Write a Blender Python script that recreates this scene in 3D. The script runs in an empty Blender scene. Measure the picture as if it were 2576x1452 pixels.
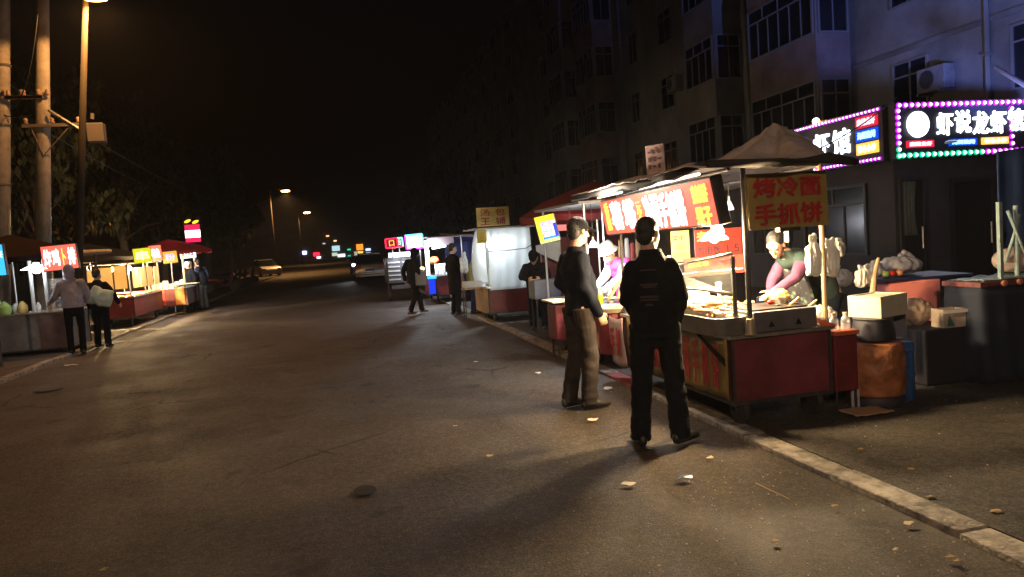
import bpy, bmesh, math, random
from mathutils import Vector, Matrix, noise
R = math.radians
random.seed(7)
scn = bpy.context.scene
col = scn.collection

# ------------------------------------------------------------------ camera (world: road runs along +Y, metres)
PITCH, YAW, ROLL, CAMH = R(-3.7), R(13.2), R(4.0), 1.62
cy, sy, cp, sp = math.cos(YAW), math.sin(YAW), math.cos(PITCH), math.sin(PITCH)
fw = Vector((sy*cp, cy*cp, sp)); rt0 = Vector((cy, -sy, 0)); up0 = rt0.cross(fw)
rt = rt0*math.cos(ROLL) - up0*math.sin(ROLL); up = rt0*math.sin(ROLL) + up0*math.cos(ROLL)
cam = bpy.data.cameras.new('camera'); camo = bpy.data.objects.new('camera', cam); col.objects.link(camo)
cam.sensor_width = 36; cam.lens = 36*1860/2576; cam.clip_end = 2000; cam.clip_start = .05
m = Matrix((rt, up, -fw)).transposed().to_4x4(); m.translation = Vector((0, 0, CAMH)); camo.matrix_world = m
scn.camera = camo
def P(px, py, Y=None, X=None, Z=None):        # survey helper: sight line of the photo -> real point at a known depth
    d = fw + rt*((px-1288)/1860) - up*((py-726)/1860)
    t = Y/d.y if Y is not None else (X/d.x if X is not None else (Z-CAMH)/d.z)
    return Vector((0, 0, CAMH)) + d*t

# ------------------------------------------------------------------ materials
MATS = {}
def mat(name, rgb, rough=.6, metal=0, emit=0, ecol=None, spec=.5, noise_s=0, noise_a=.25, bump=0, bscale=30, alpha=None, trans=0, trl=0, rough_var=0, detail=6, stretch=None):
    if name in MATS: return MATS[name]
    M_ = bpy.data.materials.new(name); M_.use_nodes = True
    nt = M_.node_tree; N = nt.nodes; L = nt.links; b = N['Principled BSDF']
    b.inputs['Base Color'].default_value = (*rgb, 1); b.inputs['Roughness'].default_value = rough
    b.inputs['Metallic'].default_value = metal; b.inputs['Specular IOR Level'].default_value = spec
    if trans: b.inputs['Transmission Weight'].default_value = trans; b.inputs['IOR'].default_value = 1.3
    if alpha is not None: b.inputs['Alpha'].default_value = alpha
    if emit:
        b.inputs['Emission Color'].default_value = (*(ecol or rgb), 1); b.inputs['Emission Strength'].default_value = emit
    if noise_s or bump or rough_var:
        tc = N.new('ShaderNodeTexCoord'); mp = N.new('ShaderNodeMapping'); L.new(tc.outputs['Object'], mp.inputs[0])
        if stretch: mp.inputs['Scale'].default_value = stretch
        if noise_s:
            n = N.new('ShaderNodeTexNoise'); n.inputs['Scale'].default_value = noise_s; n.inputs['Detail'].default_value = detail
            n.inputs['Roughness'].default_value = .65; L.new(mp.outputs[0], n.inputs[0])
            r = N.new('ShaderNodeValToRGB'); L.new(n.outputs['Fac'], r.inputs[0])
            r.color_ramp.elements[0].position = .3; r.color_ramp.elements[1].position = .72
            r.color_ramp.elements[0].color = (*[c*(1-noise_a*1.6) for c in rgb], 1)
            r.color_ramp.elements[1].color = (*[min(1, c*(1+noise_a)) for c in rgb], 1)
            L.new(r.outputs[0], b.inputs['Base Color'])
            if rough_var:
                mr = N.new('ShaderNodeMapRange'); L.new(n.outputs['Fac'], mr.inputs[0])
                mr.inputs[3].default_value = max(.05, rough-rough_var); mr.inputs[4].default_value = min(1, rough+rough_var)
                L.new(mr.outputs[0], b.inputs['Roughness'])
        if bump:
            n2 = N.new('ShaderNodeTexNoise'); n2.inputs['Scale'].default_value = bscale; n2.inputs['Detail'].default_value = 5
            L.new(mp.outputs[0], n2.inputs[0])
            bp = N.new('ShaderNodeBump'); bp.inputs['Strength'].default_value = bump; bp.inputs['Distance'].default_value = .02
            L.new(n2.outputs['Fac'], bp.inputs['Height']); L.new(bp.outputs[0], b.inputs['Normal'])
    if trl:   # thin translucent sheet (plastic film, tarpaulin)
        t = N.new('ShaderNodeBsdfTranslucent'); t.inputs[0].default_value = (*rgb, 1)
        mx = N.new('ShaderNodeMixShader'); mx.inputs[0].default_value = trl
        o = N['Material Output']; L.new(b.outputs[0], mx.inputs[1]); L.new(t.outputs[0], mx.inputs[2]); L.new(mx.outputs[0], o.inputs[0])
    MATS[name] = M_; return M_
def glow(name, rgb, s):           # a lit face: lamp glass, light box, LED
    return mat(name, tuple(c*.12 for c in rgb), rough=.6, emit=s*.5, ecol=rgb, spec=.2)

# ------------------------------------------------------------------ things
MW = {}                            # world matrix of each thing
def setp(o, label=None, cat=None, group=None, kind=None):
    if label: o['label'] = label
    if cat: o['category'] = cat
    if group: o['group'] = group
    if kind: o['kind'] = kind
def thing(name, label, cat, loc=(0, 0, 0), rz=0, group=None):
    o = bpy.data.objects.new(name, None); col.objects.link(o); o.empty_display_size = .1
    o.location = loc; o.rotation_euler = (0, 0, rz); setp(o, label, cat, group)
    MW[o.name] = Matrix.Translation(Vector(loc)) @ Matrix.Rotation(rz, 4, 'Z')
    return o
def copy_tree(o, loc, rz=None, label=None, group=None):
    c = o.copy(); col.objects.link(c); c.location = loc
    if rz is not None: c.rotation_euler = (0, 0, rz)
    if label: c['label'] = label
    if group: c['group'] = group
    def kids(a, b):
        for ch in list(a.children):
            d = ch.copy(); col.objects.link(d); d.parent = b; kids(ch, d)
    kids(o, c)
    return c
def frame(t, ref):
    t = t.normalized(); a = ref - t*ref.dot(t)
    if a.length < 1e-4: a = Vector((0, 1, 0)) - t*t.y
    if a.length < 1e-4: a = Vector((1, 0, 0))
    a.normalize(); return a, t.cross(a)
class MB:
    def __init__(s): s.bm = bmesh.new(); s.mi = 0
    def _fin(s, verts, faces):
        vs = [s.bm.verts.new(v) for v in verts]
        out = []
        for f in faces:
            try: fc = s.bm.faces.new([vs[i] for i in f]); fc.material_index = s.mi; out.append(fc)
            except ValueError: pass
        return vs, out
    def box(s, c, d, rot=None, bev=0, taper=1):
        c = Vector(c); hx, hy, hz = d[0]/2, d[1]/2, d[2]/2
        vv = [Vector((x*hx*(taper if z < 0 else 1), y*hy*(taper if z < 0 else 1), z*hz)) for x in (-1, 1) for y in (-1, 1) for z in (-1, 1)]
        if rot is not None: vv = [rot @ v for v in vv]
        vs, fs = s._fin([c+v for v in vv], [(0, 1, 3, 2), (4, 6, 7, 5), (0, 4, 5, 1), (2, 3, 7, 6), (0, 2, 6, 4), (1, 5, 7, 3)])
        if bev:
            es = list({e for f in fs for e in f.edges})
            r = bmesh.ops.bevel(s.bm, geom=es, offset=bev, segments=2, profile=.5, affect='EDGES')
            for f in r['faces']: f.material_index = s.mi
        return s
    def bb(s, x0, x1, y0, y1, z0, z1, bev=0):
        return s.box(((x0+x1)/2, (y0+y1)/2, (z0+z1)/2), (abs(x1-x0), abs(y1-y0), abs(z1-z0)), bev=bev)
    def tube(s, pts, rad, seg=8, ref=(1, 0, 0), cap=True, round_end=False):
        pts = [Vector(p) for p in pts]; n = len(pts)
        if not isinstance(rad, (list, tuple)) or (isinstance(rad, tuple) and len(rad) == 2 and n != 2): rad = [rad]*n
        rad = list(rad)
        if round_end:
            def rr(r, k): return (r[0]*k, r[1]*k) if isinstance(r, tuple) else r*k
            def mx(r): return min(r) if isinstance(r, tuple) else r
            d0 = (pts[0]-pts[1]).normalized(); d1 = (pts[-1]-pts[-2]).normalized()
            r0, r1 = rad[0], rad[-1]
            pts = [pts[0]+d0*mx(r0)*.95, pts[0]+d0*mx(r0)*.6]+pts+[pts[-1]+d1*mx(r1)*.6, pts[-1]+d1*mx(r1)*.95]
            rad = [rr(r0, .3), rr(r0, .78)]+rad+[rr(r1, .78), rr(r1, .3)]; n = len(pts)
        rf = Vector(ref); rings = []
        for i, p in enumerate(pts):
            t = (pts[min(i+1, n-1)]-pts[max(i-1, 0)])
            if t.length < 1e-9: t = Vector((0, 0, 1))
            a, b = frame(t, rf); r = rad[i]; ra, rb = r if isinstance(r, tuple) else (r, r)
            rings.append([p+a*ra*math.cos(2*math.pi*k/seg)+b*rb*math.sin(2*math.pi*k/seg) for k in range(seg)])
        vv = [v for r in rings for v in r]; ff = []
        for i in range(n-1):
            for k in range(seg): ff.append((i*seg+k, i*seg+(k+1) % seg, (i+1)*seg+(k+1) % seg, (i+1)*seg+k))
        if cap: ff.append(tuple(range(seg))[::-1]); ff.append(tuple((n-1)*seg+k for k in range(seg)))
        s._fin(vv, ff); return s
    def cyl(s, p, q, r, r2=None, seg=12): return s.tube([p, q], [r, r if r2 is None else r2], seg)
    def lathe(s, c, prof, seg=16, axis=None):      # prof: (radius, height)
        c = Vector(c); vv = []; n = len(prof)
        for r, z in prof:
            for k in range(seg):
                v = Vector((r*math.cos(2*math.pi*k/seg), r*math.sin(2*math.pi*k/seg), z))
                if axis is not None: v = axis @ v
                vv.append(c+v)
        ff = [(i*seg+k, i*seg+(k+1) % seg, (i+1)*seg+(k+1) % seg, (i+1)*seg+k) for i in range(n-1) for k in range(seg)]
        ff += [tuple(range(seg))[::-1], tuple((n-1)*seg+k for k in range(seg))]
        s._fin(vv, ff); return s
    def ell(s, c, r, rot=None, seg=14, rings=9):
        c = Vector(c); vv = []; ff = []
        for i in range(rings+1):
            ph = math.pi*(i+.001)/(rings+.002)
            for k in range(seg):
                th = 2*math.pi*k/seg
                v = Vector((r[0]*math.sin(ph)*math.cos(th), r[1]*math.sin(ph)*math.sin(th), r[2]*math.cos(ph)))
                if rot is not None: v = rot @ v
                vv.append(c+v)
        for i in range(rings):
            for k in range(seg): ff.append(((i+1)*seg+k, (i+1)*seg+(k+1) % seg, i*seg+(k+1) % seg, i*seg+k))
        ff += [tuple(range(seg)), tuple(rings*seg+k for k in range(seg))[::-1]]
        s._fin(vv, ff); return s
    def quad(s, a, b, c, d): s._fin([Vector(a), Vector(b), Vector(c), Vector(d)], [(0, 1, 2, 3)]); return s
    def slab(s, pts, nrm):      # polygon extruded along nrm
        pts = [Vector(p) for p in pts]; nr = Vector(nrm); n = len(pts)
        vv = pts+[p+nr for p in pts]
        s._fin(vv, [tuple(range(n))[::-1], tuple(range(n, 2*n))]+[(i, (i+1) % n, n+(i+1) % n, n+i) for i in range(n)]); return s
    def sheet(s, fn, nu, nv, th=0, mi2=None):   # fn(u,v)->Vector, thin cloth with thickness th along its normal
        vv = [fn(i/nu, j/nv) for j in range(nv+1) for i in range(nu+1)]; w = nu+1
        ff = [(j*w+i, j*w+i+1, (j+1)*w+i+1, (j+1)*w+i) for j in range(nv) for i in range(nu)]
        vs, fs = s._fin(vv, ff)
        if th:
            s.bm.normal_update()
            off = []
            for v in vs:
                off.append(v.co - v.normal*th)
            base = len(vv)
            v2 = [s.bm.verts.new(o) for o in off]
            for f in ff:
                fc = s.bm.faces.new([v2[i] for i in f][::-1]); fc.material_index = s.mi if mi2 is None else mi2
            rim = [i for i in range(w)]+[j*w+nu for j in range(1, nv+1)]+[nv*w+i for i in range(nu-1, -1, -1)]+[j*w for j in range(nv-1, 0, -1)]
            for a, b in zip(rim, rim[1:]+rim[:1]):
                fc = s.bm.faces.new([vs[b], vs[a], v2[a], v2[b]]); fc.material_index = s.mi
        return s
    def build(s, name, m_, parent=None, smooth=False, world=False, root=None, mod=None):
        me = bpy.data.meshes.new(name)
        if world:
            r = root or parent
            while r is not None and r.parent is not None: r = r.parent
            if r is not None and r.name in MW:
                s.bm.transform(MW[r.name].inverted())
        bmesh.ops.recalc_face_normals(s.bm, faces=s.bm.faces)
        s.bm.to_mesh(me); s.bm.free()
        for mm in (m_ if isinstance(m_, (list, tuple)) else [m_]): me.materials.append(mm)
        if smooth:
            for p in me.polygons: p.use_smooth = True
            if smooth == 'auto':
                try: me.set_sharp_from_angle(angle=R(38))
                except Exception: pass
        o = bpy.data.objects.new(name, me); col.objects.link(o)
        if parent is not None: o.parent = parent
        return o
def solo(name, mb, m_, label, cat, group=None, smooth=False, kind=None):     # a thing that is one mesh, origin at its base
    bb = [v.co for v in mb.bm.verts]; n = len(bb)
    c = Vector((sum(v.x for v in bb)/n, sum(v.y for v in bb)/n, min(v.z for v in bb)))
    mb.bm.transform(Matrix.Translation(-c))
    o = mb.build(name, m_, None, smooth); o.location = c; setp(o, label, cat, group, kind); return o
def struct(name, mb, m_, smooth=False):
    o = mb.build(name, m_, None, smooth); setp(o, kind='structure'); return o
def remesh(mb, voxel, wr=0, wf=9, smooth_it=3, stretch=(1, 1, 1)):
    """Fuse overlapping closed shapes into one continuous skin; returns a new MB."""
    me = bpy.data.meshes.new('tmp'); bmesh.ops.recalc_face_normals(mb.bm, faces=mb.bm.faces); mb.bm.to_mesh(me); mb.bm.free()
    o = bpy.data.objects.new('tmp', me); col.objects.link(o)
    rm = o.modifiers.new('r', 'REMESH'); rm.mode = 'VOXEL'; rm.voxel_size = voxel; rm.adaptivity = 0
    if smooth_it: sm = o.modifiers.new('s', 'SMOOTH'); sm.factor = .5; sm.iterations = smooth_it
    dg = bpy.context.evaluated_depsgraph_get(); ev = o.evaluated_get(dg)
    m2 = bpy.data.meshes.new_from_object(ev)
    bpy.data.objects.remove(o); bpy.data.meshes.remove(me)
    out = MB(); out.bm.from_mesh(m2); bpy.data.meshes.remove(m2)
    if wr:
        out.bm.normal_update(); sx, sy_, sz = stretch
        for v in out.bm.verts:
            q = Vector((v.co.x*wf*sx, v.co.y*wf*sy_, v.co.z*wf*sz))
            k = 1-abs(noise.noise(q))*2.2
            v.co += v.normal*wr*(k + .5*noise.noise(q*2.3))
    return out
FONT = None
def text(s, w, h, o, right, upv, m_, parent, ext=.004, bold=.0, root=None, rows=1, world=True, fill=True, name='lettering'):
    """Characters as real raised letters, fitted into a w x h box centred at o."""
    cu = bpy.data.curves.new('t', 'FONT'); cu.body = s; cu.size = 1; cu.align_x = 'CENTER'; cu.align_y = 'CENTER'
    cu.extrude = .01; cu.resolution_u = 2; cu.space_line = .95
    ob = bpy.data.objects.new('t', cu); col.objects.link(ob)
    dg = bpy.context.evaluated_depsgraph_get(); me = bpy.data.meshes.new_from_object(ob.evaluated_get(dg))
    bpy.data.objects.remove(ob); bpy.data.curves.remove(cu)
    b = MB(); b.bm.from_mesh(me)
    for k in range(1, 5 if bold else 0):      # thicker strokes: the same letter again, a hair to the side and a hair lower
        me.transform(Matrix.Translation(((bold, 0, -.0012), (-2*bold, 0, -.0012), (bold, bold, -.0012), (0, -2*bold, -.0012))[k-1])); b.bm.from_mesh(me)
    bpy.data.meshes.remove(me)
    xs = [v.co.x for v in b.bm.verts]; ys = [v.co.y for v in b.bm.verts]
    if not xs: return None
    x0, x1, y0, y1 = min(xs), max(xs), min(ys), max(ys)
    kx = w/(x1-x0); ky = h/(y1-y0)
    if not fill: kx = ky = min(kx, ky)
    r_ = Vector(right).normalized(); u_ = Vector(upv).normalized(); n_ = r_.cross(u_)
    o = Vector(o)
    for v in b.bm.verts:
        v.co = o + r_*((v.co.x-(x0+x1)/2)*kx) + u_*((v.co.y-(y0+y1)/2)*ky) + n_*(v.co.z/.01*ext)
    return b.build(name, m_, parent, world=world, root=root)
def panel(mb, o, right, upv, w, h, d, bev=0):   # board centred at o, front face at o, thickness d behind it
    r_ = Vector(right).normalized(); u_ = Vector(upv).normalized(); n_ = r_.cross(u_)
    rot = Matrix((r_, u_, n_)).transposed()
    mb.box(Vector(o)-n_*d/2, (w, h, d), rot=rot, bev=bev); return mb
def lamp(name, loc, rgb, power, parent=None, size=.05, kind='POINT', spot=None, target=None, root=None):
    l = bpy.data.lights.new(name, kind); l.color = rgb; l.energy = power
    if kind != 'AREA': l.shadow_soft_size = size
    if spot: l.spot_size = R(spot); l.spot_blend = .5 if spot < 160 else .12
    o = bpy.data.objects.new(name, l); col.objects.link(o); loc = Vector(loc)
    if parent is not None:
        o.parent = parent; loc = MW[parent.name].inverted() @ loc
    o.location = loc
    if target is not None:
        t = Vector(target)
        if parent is not None: t = MW[parent.name].inverted() @ t
        o.rotation_euler = (t-loc).to_track_quat('-Z', 'Y').to_euler()
    return o
def XR(v, a): return Matrix.Rotation(a, 3, v)
# ================================================================== SETTING
def asphalt(name, rgb, warm, dark):
    M_ = mat(name, rgb, rough=.8, spec=.35); nt = M_.node_tree; N = nt.nodes; L = nt.links; b = N['Principled BSDF']
    tc = N.new('ShaderNodeTexCoord')
    def nz(s, d=6, r=.6):
        n = N.new('ShaderNodeTexNoise'); n.inputs['Scale'].default_value = s; n.inputs['Detail'].default_value = d; n.inputs['Roughness'].default_value = r
        L.new(tc.outputs['Object'], n.inputs[0]); return n
    def mix(f, a, c, mode='MIX'):
        x = N.new('ShaderNodeMix'); x.data_type = 'RGBA'; x.blend_type = mode
        if isinstance(f, float): x.inputs['Factor'].default_value = f
        else: L.new(f, x.inputs['Factor'])
        for sk, v in ((6, a), (7, c)):
            if isinstance(v, tuple): x.inputs[sk].default_value = (*v, 1)
            else: L.new(v, x.inputs[sk])
        return x.outputs[2]
    def ramp(src, p0, p1, c0=(0, 0, 0), c1=(1, 1, 1)):
        r = N.new('ShaderNodeValToRGB'); L.new(src, r.inputs[0]); r.color_ramp.elements[0].position = p0; r.color_ramp.elements[1].position = p1
        r.color_ramp.elements[0].color = (*c0, 1); r.color_ramp.elements[1].color = (*c1, 1); return r.outputs[0]
    big = ramp(nz(.45, 5).outputs['Fac'], .35, .68); mid = ramp(nz(2.3, 8, .7).outputs['Fac'], .35, .85)
    fine = nz(70, 3); grit = ramp(nz(230, 2).outputs['Fac'], .6, .78)
    c = mix(big, rgb, warm); c = mix(mid, c, dark)
    c = mix(ramp(fine.outputs['Fac'], .4, .62), mix(1.0, c, (.5, .5, .5), 'MULTIPLY'), mix(1.0, c, (1.5, 1.45, 1.35), 'MULTIPLY'))
    c = mix(ramp(nz(22, 5, .7).outputs['Fac'], .42, .62), mix(1.0, c, (.68, .66, .64), 'MULTIPLY'), mix(1.0, c, (1.25, 1.22, 1.15), 'MULTIPLY'))
    v = N.new('ShaderNodeTexVoronoi'); v.inputs['Scale'].default_value = 55; L.new(tc.outputs['Object'], v.inputs[0])
    c = mix(ramp(v.outputs['Distance'], .08, .16, (1, 1, 1), (0, 0, 0)), c, (.22, .19, .15))      # light aggregate stones
    cr = N.new('ShaderNodeTexVoronoi'); cr.feature = 'DISTANCE_TO_EDGE'; cr.inputs['Scale'].default_value = .55
    wn = nz(3, 4); ad = N.new('ShaderNodeMix'); ad.data_type = 'RGBA'; ad.inputs['Factor'].default_value = .12
    L.new(tc.outputs['Object'], ad.inputs[6]); L.new(wn.outputs['Color'], ad.inputs[7]); L.new(ad.outputs[2], cr.inputs[0])
    gate = ramp(nz(.6, 2).outputs['Fac'], .52, .6)
    crk = N.new('ShaderNodeMath'); crk.operation = 'MULTIPLY'; L.new(ramp(cr.outputs['Distance'], .004, .012, (1, 1, 1), (0, 0, 0)), crk.inputs[0]); L.new(gate, crk.inputs[1])
    c = mix(crk.outputs[0], c, (.012, .011, .01))
    stain = ramp(nz(1.7, 7, .62).outputs['Fac'], .60, .66); c = mix(stain, c, mix(1.0, c, (.5, .46, .44), 'MULTIPLY'))
    pale = ramp(nz(3.4, 8, .7).outputs['Fac'], .62, .72); c = mix(pale, c, mix(1.0, c, (1.35, 1.28, 1.15), 'MULTIPLY'))
    L.new(c, b.inputs['Base Color'])
    mr = N.new('ShaderNodeMapRange'); L.new(nz(1.1, 6).outputs['Fac'], mr.inputs[0]); mr.inputs[1].default_value = .35; mr.inputs[2].default_value = .7
    mr.inputs[3].default_value = .66; mr.inputs[4].default_value = .88; L.new(mr.outputs[0], b.inputs['Roughness'])
    hs = N.new('ShaderNodeMath'); hs.operation = 'ADD'; L.new(nz(28, 6, .75).outputs['Fac'], hs.inputs[0]); L.new(nz(120, 2).outputs['Fac'], hs.inputs[1])
    bp = N.new('ShaderNodeBump'); bp.inputs['Strength'].default_value = .8; bp.inputs['Distance'].default_value = .012
    L.new(hs.outputs[0], bp.inputs['Height']); L.new(bp.outputs[0], b.inputs['Normal'])
    return M_
road_m = asphalt('asphalt', (.066, .057, .05), (.084, .061, .047), (.054, .045, .039))
pave_m = asphalt('pavement_asphalt', (.052, .05, .049), (.066, .055, .047), (.036, .033, .031))
dirt_m = asphalt('dirt_verge', (.07, .055, .04), (.09, .065, .045), (.045, .036, .028))
kerb_m = mat('kerb_concrete', (.26, .235, .2), .85, noise_s=9, noise_a=.55, bump=.9, bscale=45)
kerb_red = mat('kerb_red_paint', (.25, .04, .035), .8, noise_s=9, noise_a=.4)
b = MB()
def groundz(x, y): return .012*noise.noise(Vector((x*.35, y*.35, 3)))*(1 if abs(x) < 30 and y < 40 else 0)
xs = [-400, -60]+[-20+i*.5 for i in range(81)]+[60, 400]; ys = [-300, -20]+[-4+i*.5 for i in range(90)]+[60, 120, 500, 900]
vv = [Vector((x, y, -.014+groundz(x, y))) for y in ys for x in xs]; w = len(xs)
b._fin(vv, [(j*w+i, j*w+i+1, (j+1)*w+i+1, (j+1)*w+i) for j in range(len(ys)-1) for i in range(w-1)])
struct('road', b, road_m, True)
b = MB(); b.bb(3.085, 60, -6, 140, -.2, .02); struct('pavement', b, pave_m)
b = MB(); b.bb(-60, -5.25, -6, 200, -.2, .03); struct('verge', b, dirt_m)
# kerb stones: each a metre of rough concrete, flush with the pavement, one painted red
b = MB()
y = -3.0; i = 0
while y < 60:
    ln = 1.0 if y > 0 else 1.0
    b.mi = 1 if 6.6 < y < 7.9 else 0
    j = random.uniform(-.012, .012)
    b.bb(2.9+j, 3.08+j*.5, y+.006, y+ln-.006, -.12, .024+random.uniform(-.005, .005), bev=.008)
    y += ln; i += 1
struct('kerb', b, [kerb_m, kerb_red], True)
b = MB(); y = -3
while y < 70:
    b.bb(-5.25, -5.1, y+.006, y+.994, -.12, .045+random.uniform(-.01, .01), bev=.012); y += 1
struct('kerb', b, [kerb_m], True)
# manhole / sunken patch in the road
b = MB(); c0 = P(918, 1234, Z=0); b.lathe((0, 0, 0), [(.10, .0), (.105, .002), (.09, .0025), (.02, .002)], 24)
b.bm.transform(Matrix.Translation((c0.x, c0.y, .002)) @ Matrix.Diagonal((.75, 1.0, 1, 1)))
solo('manhole_cover', b, mat('cast_iron', (.02, .018, .017), .7, .6), 'small dark iron cover sunk in the middle of the road', 'manhole cover', smooth=False)
b = MB(); c0 = P(122, 980, Z=0); b.lathe((c0.x, c0.y, .002), [(.18, 0), (.18, .003), (.15, .003), (.02, .003)], 20)
solo('manhole_cover', b, MATS['cast_iron'], 'dark iron cover near the left edge of the road by the grey food cart', 'manhole cover')

# ------------------------------------------------------------------ litter
paper = mat('litter_paper', (.62, .6, .54), .8); leaf_m = mat('dry_leaf', (.3, .2, .07), .8); pale_m = mat('pale_leaf', (.5, .42, .24), .8); film_m = mat('dark_film', (.03, .03, .035), .3)
def scrap(x, y, r, m_, name, label, cat, grp, z=.004, fold=.35, seg=7):
    b = MB(); n = seg; rim = []
    for k in range(n):
        a = 2*math.pi*k/n+random.uniform(-.2, .2); rr = r*random.uniform(.55, 1.1)
        rim.append(Vector((x+rr*math.cos(a), y+rr*math.sin(a)*.7, z+random.uniform(0, fold)*r)))
    ce = Vector((x, y, z+r*fold*.6))
    b._fin([ce]+rim, [(0, 1+k, 1+(k+1) % n) for k in range(n)])
    r_ = bmesh.ops.extrude_face_region(b.bm, geom=b.bm.faces[:])
    for v in [g for g in r_['geom'] if isinstance(g, bmesh.types.BMVert)]: v.co.z += .003
    solo(name, b, m_, label, cat, grp)
specials = [((1355, 941), .05, paper, 'crumpled white paper scrap on the road left of the man in the cap'),
 ((1490, 1060), .055, paper, 'crumpled pale tissue on the road below the feet of the man in the cap'),
 ((1530, 980), .06, paper, 'white wrapper beside the kerb right of the man in the cap'),
 ((1197, 912), .035, paper, 'tiny paper scrap on the dark road behind the standing men'),
 ((300, 862), .12, paper, 'white plastic bag scrap at the left road edge beside the hooded person'),
 ((176, 922), .12, paper, 'white paper scrap on the road in front of the grey food cart'),
 ((262, 1436), .03, leaf_m, 'single orange leaf at the bottom left corner of the road'),
 ((1787, 1154), .035, pale_m, 'yellow leaf lying in the shadow of the man in dark clothes'),
 ((1145, 1074), .03, paper, 'small pale scrap alone in the middle of the road'),
 ((1720, 1208), .07, film_m, 'torn dark plastic film on the road behind the man in dark clothes'),
 ((1585, 1222), .06, paper, 'flattened clear plastic piece glinting at the edge of the warm light pool'),
 ((460, 790), .16, paper, 'flattened white box lying beside the far left stall'),
 ((1232, 1150), .03, pale_m, 'small tan leaf on the road left of the dark shadow')]
for (px, py), r, m_, lb in specials:
    p = P(px, py, Z=0); isl = 'leaf' in lb
    scrap(p.x, p.y, r, m_, 'leaf' if isl else 'litter', lb, 'leaf' if isl else 'litter', None)
for px, py in ((2290, 1183), (2340, 1253), (2252, 1376), (2283, 1310), (2100, 1268), (1950, 1355), (2390, 1395), (2165, 1132), (2505, 1290), (2410, 1405)):
    p = P(px, py, Z=.02); zz = .022 if p.x > 3.08 else .004
    scrap(p.x, p.y, random.uniform(.022, .038), random.choice([leaf_m, pale_m]), 'leaf', 'small dry tan leaf lying by the kerb in the right foreground', 'leaf', 'dry leaves scattered by the kerb', zz)
b = MB()
for k in range(420):
    if k < 260: x = random.gauss(1.95, .45); y = random.uniform(2.3, 4.3)
    else: x = random.uniform(1.2, 5.5); y = random.uniform(2.2, 8)
    z = .0215 if x > 3.08 else .003
    if 2.86 < x < 3.1: continue
    s = random.uniform(.002, .0055)
    b.box((x, y, z+s*.4), (s*random.uniform(1, 2.4), s*random.uniform(1, 2), s*.8), rot=Matrix.Rotation(random.uniform(0, 3), 3, 'Z') @ Matrix.Rotation(random.uniform(-.5, .5), 3, 'X'))
o = b.build('gravel_crumbs', mat('grit', (.4, .34, .25), .35)); setp(o, 'tiny pale crumbs of grit scattered over the asphalt by the kerb', 'grit', kind='stuff')
b = MB(); p = P(1900, 1215, Z=.004); q = P(1985, 1255, Z=.004); b.cyl(p, q, .003, seg=5)
solo('skewer_stick', b, mat('stick_wood', (.35, .22, .12), .7), 'thin wooden skewer stick on the road beside the kerb', 'stick')

# ------------------------------------------------------------------ apartment block on the right
plaster = mat('old_plaster', (.15, .145, .155), .9, noise_s=.6, noise_a=.3, bump=.3, bscale=8)
plaster2 = mat('pink_plaster', (.16, .115, .12), .9, noise_s=.8, noise_a=.3, bump=.3, bscale=8)
plaster3 = mat('grey_plaster', (.11, .105, .11), .9, noise_s=.7, noise_a=.3)
frame_w = mat('window_frame_white', (.13, .13, .15), .6); glass_d = mat('dark_glass', (.008, .009, .013), .16, spec=.45)
pipe_m = mat('drain_pipe', (.12, .12, .125), .6); steel = mat('steel', (.5, .49, .47), .35, .85, noise_s=20, noise_a=.15, rough_var=.12)
def window(parent, o, right, w, h, nx=3, transom=.27, name='window', d=.06, fr=.05, fm=None):
    """frame with mullions + transom, glass sub-part; o = centre on the wall face, right vector along the wall."""
    r_ = Vector(right); u_ = Vector((0, 0, 1)); n_ = r_.cross(u_); b = MB()
    rot = Matrix((r_, u_, n_)).transposed(); o = Vector(o)
    def bar(cx, cz, ww, hh, dd=d): b.box(o+r_*cx+u_*cz+n_*(dd/2-.01), (ww, hh, dd), rot=rot)
    bar(0, h/2-fr/2, w, fr); bar(0, -h/2+fr/2, w, fr)
    for sx in (-1, 1): bar(sx*(w/2-fr*.6), 0, fr*1.2, h-2*fr)
    tz = h/2-h*transom
    bar(0, tz, w-2*fr, fr*.8, d*.8)
    for k in range(1, nx): bar(-w/2+w*k/nx, (tz-h/2)/2, fr*.7, tz+h/2-fr*.4-fr, d*.7)
    for k in range(1, max(2, nx//2+1)): bar(-w/2+w*k/(nx//2+1), (tz+h/2)/2, fr*.7, h/2-tz-fr*1.4, d*.7)
    f = b.build(name, fm or frame_w, parent, world=True)
    g_ = MB(); g_.box(o+n_*.002, (w-fr, h-fr, .012), rot=rot); g_.build('pane', glass_d, f, world=True)
    return f
bl = thing('apartment_building', 'tall pale plaster apartment block with glazed corner bays above the stalls on the right', 'building', (14.6, 9, 0))
FH = 2.8; Z0 = 3.05
b = MB(); b.bb(14.6, 24, 4, 54, 0, 20.0); b.build('wall', plaster, bl, world=True)
b = MB(); b.bb(14.35, 24.2, 3.9, 54.1, 20.0, 20.35); b.build('parapet', plaster3, bl, world=True)
BAYS = [(18.4, 21.8, 3), (24.0, 26.2, 2), (36.0, 38.9, 3), (41.2, 44.0, 2)]
for (ya, yb, nx) in BAYS:
    b = MB(); b.bb(13.5, 14.598, ya, yb, Z0, 19.6)
    by = b.build('bay', plaster2 if nx == 3 else plaster, bl, world=True)
    for f in range(6):
        zc = Z0+FH*f+1.72
        if f < 5 or True:
            window(by, (13.494, (ya+yb)/2, zc), (0, -1, 0), yb-ya-.12, 1.55, nx*2, name='window')
            window(by, (14.05, ya-.006, zc), (1, 0, 0), .98, 1.55, 2, name='window')
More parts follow.
